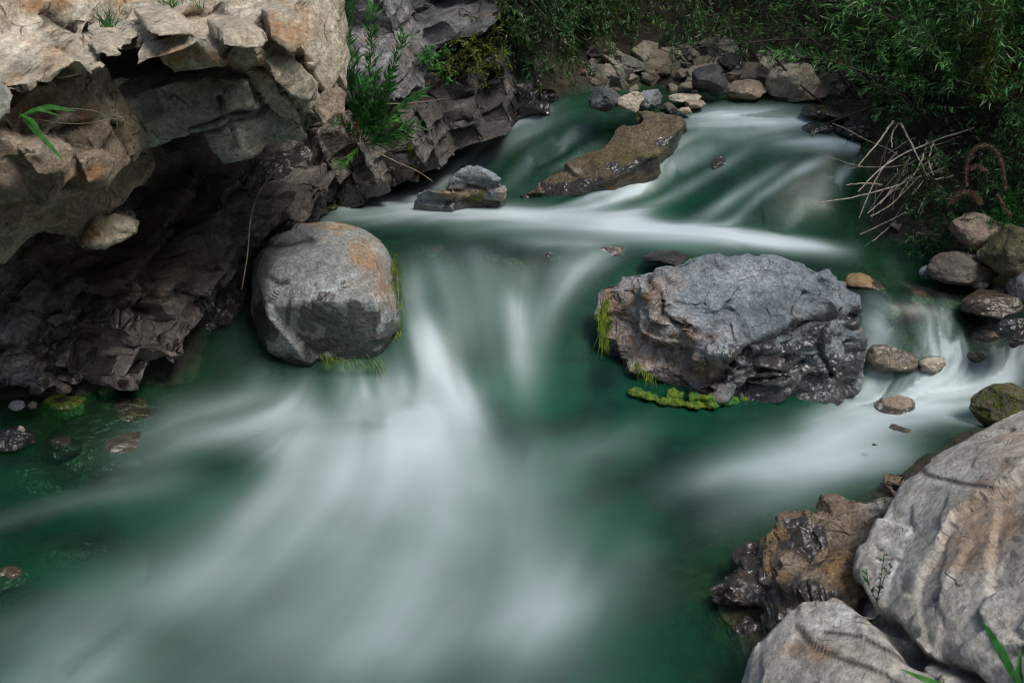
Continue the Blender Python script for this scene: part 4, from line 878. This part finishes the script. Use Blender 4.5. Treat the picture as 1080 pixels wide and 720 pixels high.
shrub('fern', 'bright green feathery plant on the mossy boulder at the right edge', 'fern',
  [top(1062, 250, 3.35), top(1078, 245, 3.3), top(1050, 256, 3.4)], [(-.1, -.3, .9), (.1, -.4, .7)], 34, .16, .7, 8, .07, 12, .014, .0022, L_bri, jit=.03, djit=.4, r=.0015)
shrub('weed', 'small green weed at the foot of the bleached roots', 'weed', [top(988, 272, 3.5)], [(0, -.2, .9)], 8, .10, .4, 4, .05, 8, .016, .004, L_bri, jit=.02, r=.0015)
CUT = False
for x, y, lb in [(1.75, 3.6, 'dark leafy growth behind the dark brown boulder'), (1.95, 3.45, 'dark leafy growth above the mossy boulder at the right edge'), (1.6, 4.3, 'dark leafy growth on the bank above the upper end of the bleached roots')]:
    shrub('undergrowth_plant', lb, 'weed', [gp(x, y), gp(x+.12, y+.1)], [(-.2, -.3, .8)], 30, .35, .9, 8, .16, 12, .03, .0035, L_dark, jit=.1, djit=.5, r=.003)
# willow shoots on the left ledge, stems laid out one by one
def shoots(name, label, cat, stems, Y, mat, L, W, dens, sm=S_gr, r=.0022, spread=.6, extra=0):
    ml, ms = MB(), MB(); root = empty(name, tuple(PY(*stems[0][0], Y)))
    o = np.array(root.location)
    for st in stems:
        pts = np.array([PY(a, b, Y-.04*i) for i, (a, b) in enumerate(st)]); 
        t = np.linspace(0, len(pts)-1, 10); i = np.minimum(t.astype(int), len(pts)-2); f = (t-i)[:, None]; pts = pts[i]*(1-f)+pts[i+1]*f
        pts[1:-1] = (pts[:-2]+pts[1:-1]*2+pts[2:])/4
        le = np.linalg.norm(np.diff(pts, axis=0), axis=1).sum(); ms.tube(pts-o, r, r*.4, 4); leafy(ml, pts-o, le*dens, L, W, spread)
    ml.build('leaves', mat, root, False); ms.build('stems', sm, root); return tag(root, label, cat)
L_w2 = leaf_mat('shoot_leaf', (.035, .16, .04), (.08, .24, .05))
shoots('willow_shoots', 'tall green willow shoots growing from the ledge beside the pale outcrop', 'plant',
  [[(378,150),(370,90),(364,20),(368,-30)],[(383,145),(391,70),(393,8)],[(386,145),(405,95),(426,38)],[(384,148),(396,115),(396,78)],[(386,148),(415,118),(440,98)],
   [(382,150),(378,120),(384,90)],[(384,150),(400,135),(412,128)],[(380,150),(365,130),(352,125)],[(384,152),(405,150),(432,142)],[(384,150),(410,140),(438,132)],[(380,152),(372,165),(360,172)],[(384,150),(376,100),(372,60)],[(390,140),(402,112),(414,80)]], 3.66, L_w2, .056, .0052, 210)
shoots('dry_stems', 'clump of dry brown stems at the foot of the willow shoots', 'plant',
  [[(372,150),(366,138),(360,130)],[(374,150),(372,136),(378,128)],[(370,150),(358,142),(352,140)],[(374,152),(380,140),(376,130)],[(370,150),(368,132),(364,126)]], 3.66, leaf_mat('dry_leaf', (.16,.08,.04),(.25,.15,.08)), .018, .0015, 500, S_tan)
def blades(name, label, cat, mat, cx, cy, Y, n, h, w_, spread, parent=None, part=None, down=False):
    ml = MB(); c = PY(cx, cy, Y) if Y else onw(cx, cy)
    for k in range(n):
        b = np.array([rs.normal()*spread, rs.normal()*spread*.5, 0]); d = unit([rs.normal()*.4, rs.normal()*.3-.1, 1 if not down else -1])
        p = curve(b, d, h*rs.uniform(.6, 1.1), .5, 5, .1); wd = w_*np.linspace(1, .15, 5); s_ = unit(np.cross(d, [rs.normal()*.3, 1, 0]))
        V = np.stack([p-s_*wd[:, None], p+s_*wd[:, None]], 1).reshape(-1, 3); ml.add(V, [[2*i, 2*i+1, 2*i+3, 2*i+2] for i in range(4)])
    o = ml.build(name, mat); o.location = c
    return tag(o, label, cat)
blades('grass_tuft', 'small bright grass tuft growing between cream rocks at the top left', 'grass', L_bri, 114, 29, 2.78, 34, .07, .0013, .010)
blades('grass_tuft', 'grass tuft at the top edge, left one of the pair on the pale outcrop', 'grass', L_bri, 181, 9, 2.95, 28, .07, .0014, .012)
blades('grass_tuft', 'grass tuft at the top edge, right one of the pair on the pale outcrop', 'grass', L_bri, 205, 9, 2.97, 26, .06, .0014, .014)
shoots('bent_grass', 'long bent grass blades hanging across the brown rock at the left edge', 'grass',
  [[(20,124),(60,114),(100,116),(123,127)],[(22,124),(80,132),(137,123)]], 2.2, L_bri, .02, .001, 20, S_tan, .0012)
ml = MB(); bx = PY(22, 122, 2.2)
for pts_, w_ in [([(22,122),(48,112),(80,117)],.006), ([(22,122),(40,140),(66,168)],.008), ([(20,120),(36,128),(45,142)],.004), ([(22,122),(38,114),(62,122)],.004)]:
    q = np.array([PY(a, b, 2.2-.03*i) for i, (a, b) in enumerate(pts_)]); t = np.linspace(0, 2, 9); i = np.minimum(t.astype(int), 1); f = (t-i)[:, None]; q = q[i]*(1-f)+q[i+1]*f; q[1:-1] = (q[:-2]+2*q[1:-1]+q[2:])/4
    wd = w_*np.sin(np.linspace(.25, 3.0, 9))[:, None]; s_ = np.array([.2, .3, .9])*np.ones((9, 1)); s_ = unit([.25, .4, .85])
    V = np.stack([q-s_*wd, q+s_*wd], 1).reshape(-1, 3)-bx; ml.add(V, [[2*k, 2*k+1, 2*k+3, 2*k+2] for k in range(8)])
o = ml.build('broad_grass', L_bri); o.location = bx; tag(o, 'broad green grass leaves drooping over the brown rock at the left edge', 'grass')
shoots('sprout', 'slender green sprout growing from the crack in the pale slab', 'plant', [[(925,636),(929,610),(933,580)],[(925,634),(916,618),(914,600)],[(926,628),(934,605),(940,598)]], 1.62, L_w2, .022, .003, 60, S_br, .0012, .5)
ml = MB(); bx = PY(1085, 735, 1.2)
for pts_, w_ in [([(1078,730),(1058,690),(1036,655)],.007), ([(1080,735),(1074,708),(1076,684)],.006), ([(1070,740),(990,722),(950,705)],.007), ([(1085,735),(1082,700),(1090,670)],.006)]:
    q = np.array([PY(a, b, 1.2+.02*i) for i, (a, b) in enumerate(pts_)]); t = np.linspace(0, 2, 9); i = np.minimum(t.astype(int), 1); f = (t-i)[:, None]; q = q[i]*(1-f)+q[i+1]*f; q[1:-1] = (q[:-2]+2*q[1:-1]+q[2:])/4
    wd = w_*np.sin(np.linspace(.15, 3.05, 9))[:, None]; s_ = unit([.85, .2, .45])
    V = np.stack([q-s_*wd, q+s_*wd], 1).reshape(-1, 3)-bx; ml.add(V, [[2*k, 2*k+1, 2*k+3, 2*k+2] for k in range(8)])
o = ml.build('leafy_plant', L_bri); o.location = bx; tag(o, 'blurred bright green leaves poking in at the bottom right corner', 'plant')
# bleached roots: one tangle, each long root a part
root = empty('root_tangle', tuple(PY(1010, 190, 3.95))); ro = np.array(root.location)
tag(root, 'tangle of bleached bare roots hanging from the right bank over the water', 'roots')
RT = [[(1027,135),(960,157),(925,180),(905,202)],[(946,160),(925,185),(906,230)],[(1000,175),(935,200),(900,208),(865,214)],[(992,160),(955,190),(915,225)],[(990,165),(962,195),(935,220),(918,228)],
 [(990,160),(975,190),(962,205)],[(942,128),(925,152),(905,175)],[(947,130),(940,143),(941,156)],[(976,212),(940,232),(907,247)],[(965,215),(935,243),(912,260)],[(1002,228),(975,250),(950,270)],[(982,235),(966,255),(950,268)],
 [(950,130),(965,160),(980,190)],[(984,212),(1002,240),(986,260)],[(1010,225),(1003,250),(985,258)],[(990,205),(975,214),(970,228)],[(1005,185),(985,190),(978,183)],[(978,150),(970,175),(948,207)],[(985,150),(978,170),(985,185)],
 [(960,165),(948,190),(928,215)],[(930,195),(910,193),(892,195)],[(1000,200),(975,208),(968,225)]]
for st in RT:
    Y0 = 3.76+rs.uniform(-.05, .06); pts = np.array([PY(a, b, Y0-.09*i) for i, (a, b) in enumerate(st)])
    t = np.linspace(0, len(pts)-1, 14); i = np.minimum(t.astype(int), len(pts)-2); f = (t-i)[:, None]; pts = pts[i]*(1-f)+pts[i+1]*f
    for _ in range(3): pts[1:-1] = (pts[:-2]+2*pts[1:-1]+pts[2:])/4
    pts[1:-1] += rs.normal(size=(12, 3))*.001; m = MB(); m.tube(pts-ro, .0046*rs.uniform(.6, 1.1), .0018, 6); m.build('root', S_pale, root)
for k in range(26):
    a = rs.uniform(930, 1015); b = rs.uniform(130, 225); pts = curve(PY(a, b, 3.82), (-.5+rs.normal()*.35, -.3, -.4+rs.normal()*.35), rs.uniform(.15, .35), .3, 9, .25)
    m = MB(); m.tube(pts-ro, .0024, .001, 4); m.build('rootlet', S_pale if k % 2 else S_tan, root)
def vine(name, label, cat, st, Y, mat, r, dy=-.03):
    pts = np.array([PY(a, b, Y+dy*i) for i, (a, b) in enumerate(st)]); t = np.linspace(0, len(pts)-1, 16); i = np.minimum(t.astype(int), len(pts)-2); f = (t-i)[:, None]; pts = pts[i]*(1-f)+pts[i+1]*f
    for _ in range(3): pts[1:-1] = (pts[:-2]+2*pts[1:-1]+pts[2:])/4
    c = pts[0].copy(); m = MB(); m.tube(pts-c, r, r*.5, 5); o = m.build(name, mat); o.location = c; return tag(o, label, cat), pts
vine('hanging_root', 'thin brown root hanging down beside the round boulder', 'root', [(290,178),(270,205),(263,235),(262,265),(255,305)], 3.2, S_tan, .003)
vine('twig', 'bare twig reaching right from the willow shoots', 'twig', [(400,110),(435,109),(472,104)], 3.9, S_tan, .003)
vine('twig', 'bare twig slanting down to the water above the little grey rock', 'twig', [(398,161),(425,174),(440,180),(456,191)], 3.85, S_tan, .003)
vine('curled_root', 'pale curled root loop below the pale outcrop', 'root', [(340,192),(337,175),(346,158),(356,154)], 3.6, S_pale, .0028)
vine('branch', 'bare dark branch slanting down across the pale wedge-shaped boulder', 'branch', [(812,55),(838,85),(862,105),(885,118)], 4.45, S_br, .006)
vine('branch', 'bare dark branch rising steeply behind the arching stems', 'branch', [(925,122),(895,95),(870,50),(855,-10)], 4.4, S_br, .006)
vine('branch', 'long dark stem rising out of the top of the frame on the right', 'branch', [(935,130),(930,80),(918,30),(915,-20)], 4.2, S_br, .007)
def fuzzy(name, label, st, Y, r, n, cat='plant'):
    o, pts = vine(name, label, cat, st, Y, S_fz, r, 0.); ml = MB(); c = pts[0]
    idx = rs.randint(0, len(pts)-1, n); b = pts[idx]+(pts[idx+1]-pts[idx])*rs.rand(n, 1)-c; d = rs.normal(size=(n, 3)); ml.leaves(b, d, rs.normal(size=(n, 3)), np.full(n, r*3), np.full(n, .0006))
    ml.build('fuzz', S_fz, o, False)
fuzzy('curled_frond', 'blurred fuzzy brown frond curled into an arch at the right', [(1019,196),(1018,170),(1030,152),(1048,153),(1058,172),(1060,200)], 3.0, 0.0036, 1400)
fuzzy('curled_frond', 'short fuzzy brown frond under the arched one', [(1024,178),(1032,174),(1042,182)], 3.0, 0.0036, 500)
fuzzy('curled_frond', 'fuzzy brown frond over the tan boulder, like a low dome', [(1003,214),(1012,203),(1026,203),(1034,214)], 3.1, 0.0048, 1000)
fuzzy('curled_frond', 'short fuzzy brown stalk in front of the feathery green plant', [(1052,205),(1060,220),(1066,228)], 3.0, 0.003, 400)
# moss strands are parts of their rocks
def strands(parent, pts_px, n, h, mat, down=True, Y=None, name='moss_strands', wd=.0011, lean=0.):
    ml = MB(); po = np.array(parent.location)
    for k in range(n):
        u = rs.rand()*(len(pts_px)-1); i = int(u); a = np.array(pts_px[i], float)*(1-u+i)+np.array(pts_px[i+1], float)*(u-i); a = a+rs.normal(size=3)*[2.5, 2.5, .008]
        p0 = PY(*a)-po; p = curve(p0, (lean+rs.normal()*.25, -.35, -1 if down else 1), h*rs.uniform(.5, 1.1), .3, 5, .15); s_ = unit([1, rs.normal()*.3, 0]); w_ = wd*np.linspace(1, .2, 5)[:, None]
        V = np.stack([p-s_*w_, p+s_*w_], 1).reshape(-1, 3); ml.add(V, [[2*i, 2*i+1, 2*i+3, 2*i+2] for i in range(4)])
    return ml.build(name, mat, parent, False)
bo = [o for o in bpy.data.objects if o.name == 'boulder'][0]; cr = bpy.data.objects['central_rock']
strands(bo, [(340,376,3.1),(370,380,3.07),(404,382,3.08)], 110, .05, L_moss, lean=.4)
strands(bo, [(414,262,3.3),(421,290,3.25),(422,330,3.2),(418,368,3.15)], 140, .045, L_moss)
strands(cr, [(640,312,3.0),(634,335,2.97),(636,362,2.93)], 170, .045, L_moss)
strands(cr, [(668,380,2.85),(690,400,2.84)], 60, .03, L_moss)
def mosspad(parent, pts_px, r, mat, name='moss_pad'):
    h = []
    for a, b, z in pts_px:
        c = P(a, b-3, z)+np.array([0, .004, 0]); c[2] += .008; h.append([c+np.array([r*math.cos(t)*math.cos(q), r*.7*math.sin(t)*math.cos(q), r*.34*math.sin(q)]) for t in np.linspace(0, 5.5, 8) for q in (-1.2, -.5, .2, .8, 1.4)])
    me = remesh(hull_mesh(h), .005); smooth(me, 2); V = getco(me); N = getno(me); V += N*(fbm(V*40, 3, 4)*.012+fbm(V*130, 2, 6)*.005)[:, None]; setco(me, V-np.array(parent.location))
    setattr_f(me, 'moss', np.ones(len(V))); me.polygons.foreach_set('use_smooth', np.ones(len(me.polygons), bool)); me.materials.append(mat); link(name, me, parent)
t = NT('moss_pad'); co = t.n('TexCoord').outputs['Object']; n = t.noise(co, 60, 6, .7)
col = t.mix(t.mr(n, .35, .65), (.035, .085, .008), (.20, .30, .02)); col = t.mix(t.mr(t.noise(co, 9, 3), .5, .62), col, (.03, .16, .03))
M_pad = t.done(t.n('BsdfPrincipled', {'Base Color': col, 'Roughness': .85, 'Normal': t.n('Bump', {'Height': n, 'Distance': .02}).outputs[0]}).outputs[0])
mosspad(cr, [(672,420,0.032),(686,425,0.032),(700,429,0.034),(716,431,0.034),(734,433,0.034),(752,433,0.034),(770,430,0.034),(786,426,0.032),(735,424,0.057),(712,421,0.057),(752,426,0.052)], .034, M_pad)
mosspad(bo, [(300,380,.02),(288,374,.02)], .014, M_pad)
lf = MB(); lf.leaves(np.zeros((1, 3)), np.array([[1., .3, .1]]), np.array([[0, 1., .2]]), [.022], [.006]); o = lf.build('dead_leaf', S_br); o.location = P(919, 470, .045)
tag(o, 'tiny dark dead leaf floating on the foam below the side falls', 'leaf')
# ground cover of the banks
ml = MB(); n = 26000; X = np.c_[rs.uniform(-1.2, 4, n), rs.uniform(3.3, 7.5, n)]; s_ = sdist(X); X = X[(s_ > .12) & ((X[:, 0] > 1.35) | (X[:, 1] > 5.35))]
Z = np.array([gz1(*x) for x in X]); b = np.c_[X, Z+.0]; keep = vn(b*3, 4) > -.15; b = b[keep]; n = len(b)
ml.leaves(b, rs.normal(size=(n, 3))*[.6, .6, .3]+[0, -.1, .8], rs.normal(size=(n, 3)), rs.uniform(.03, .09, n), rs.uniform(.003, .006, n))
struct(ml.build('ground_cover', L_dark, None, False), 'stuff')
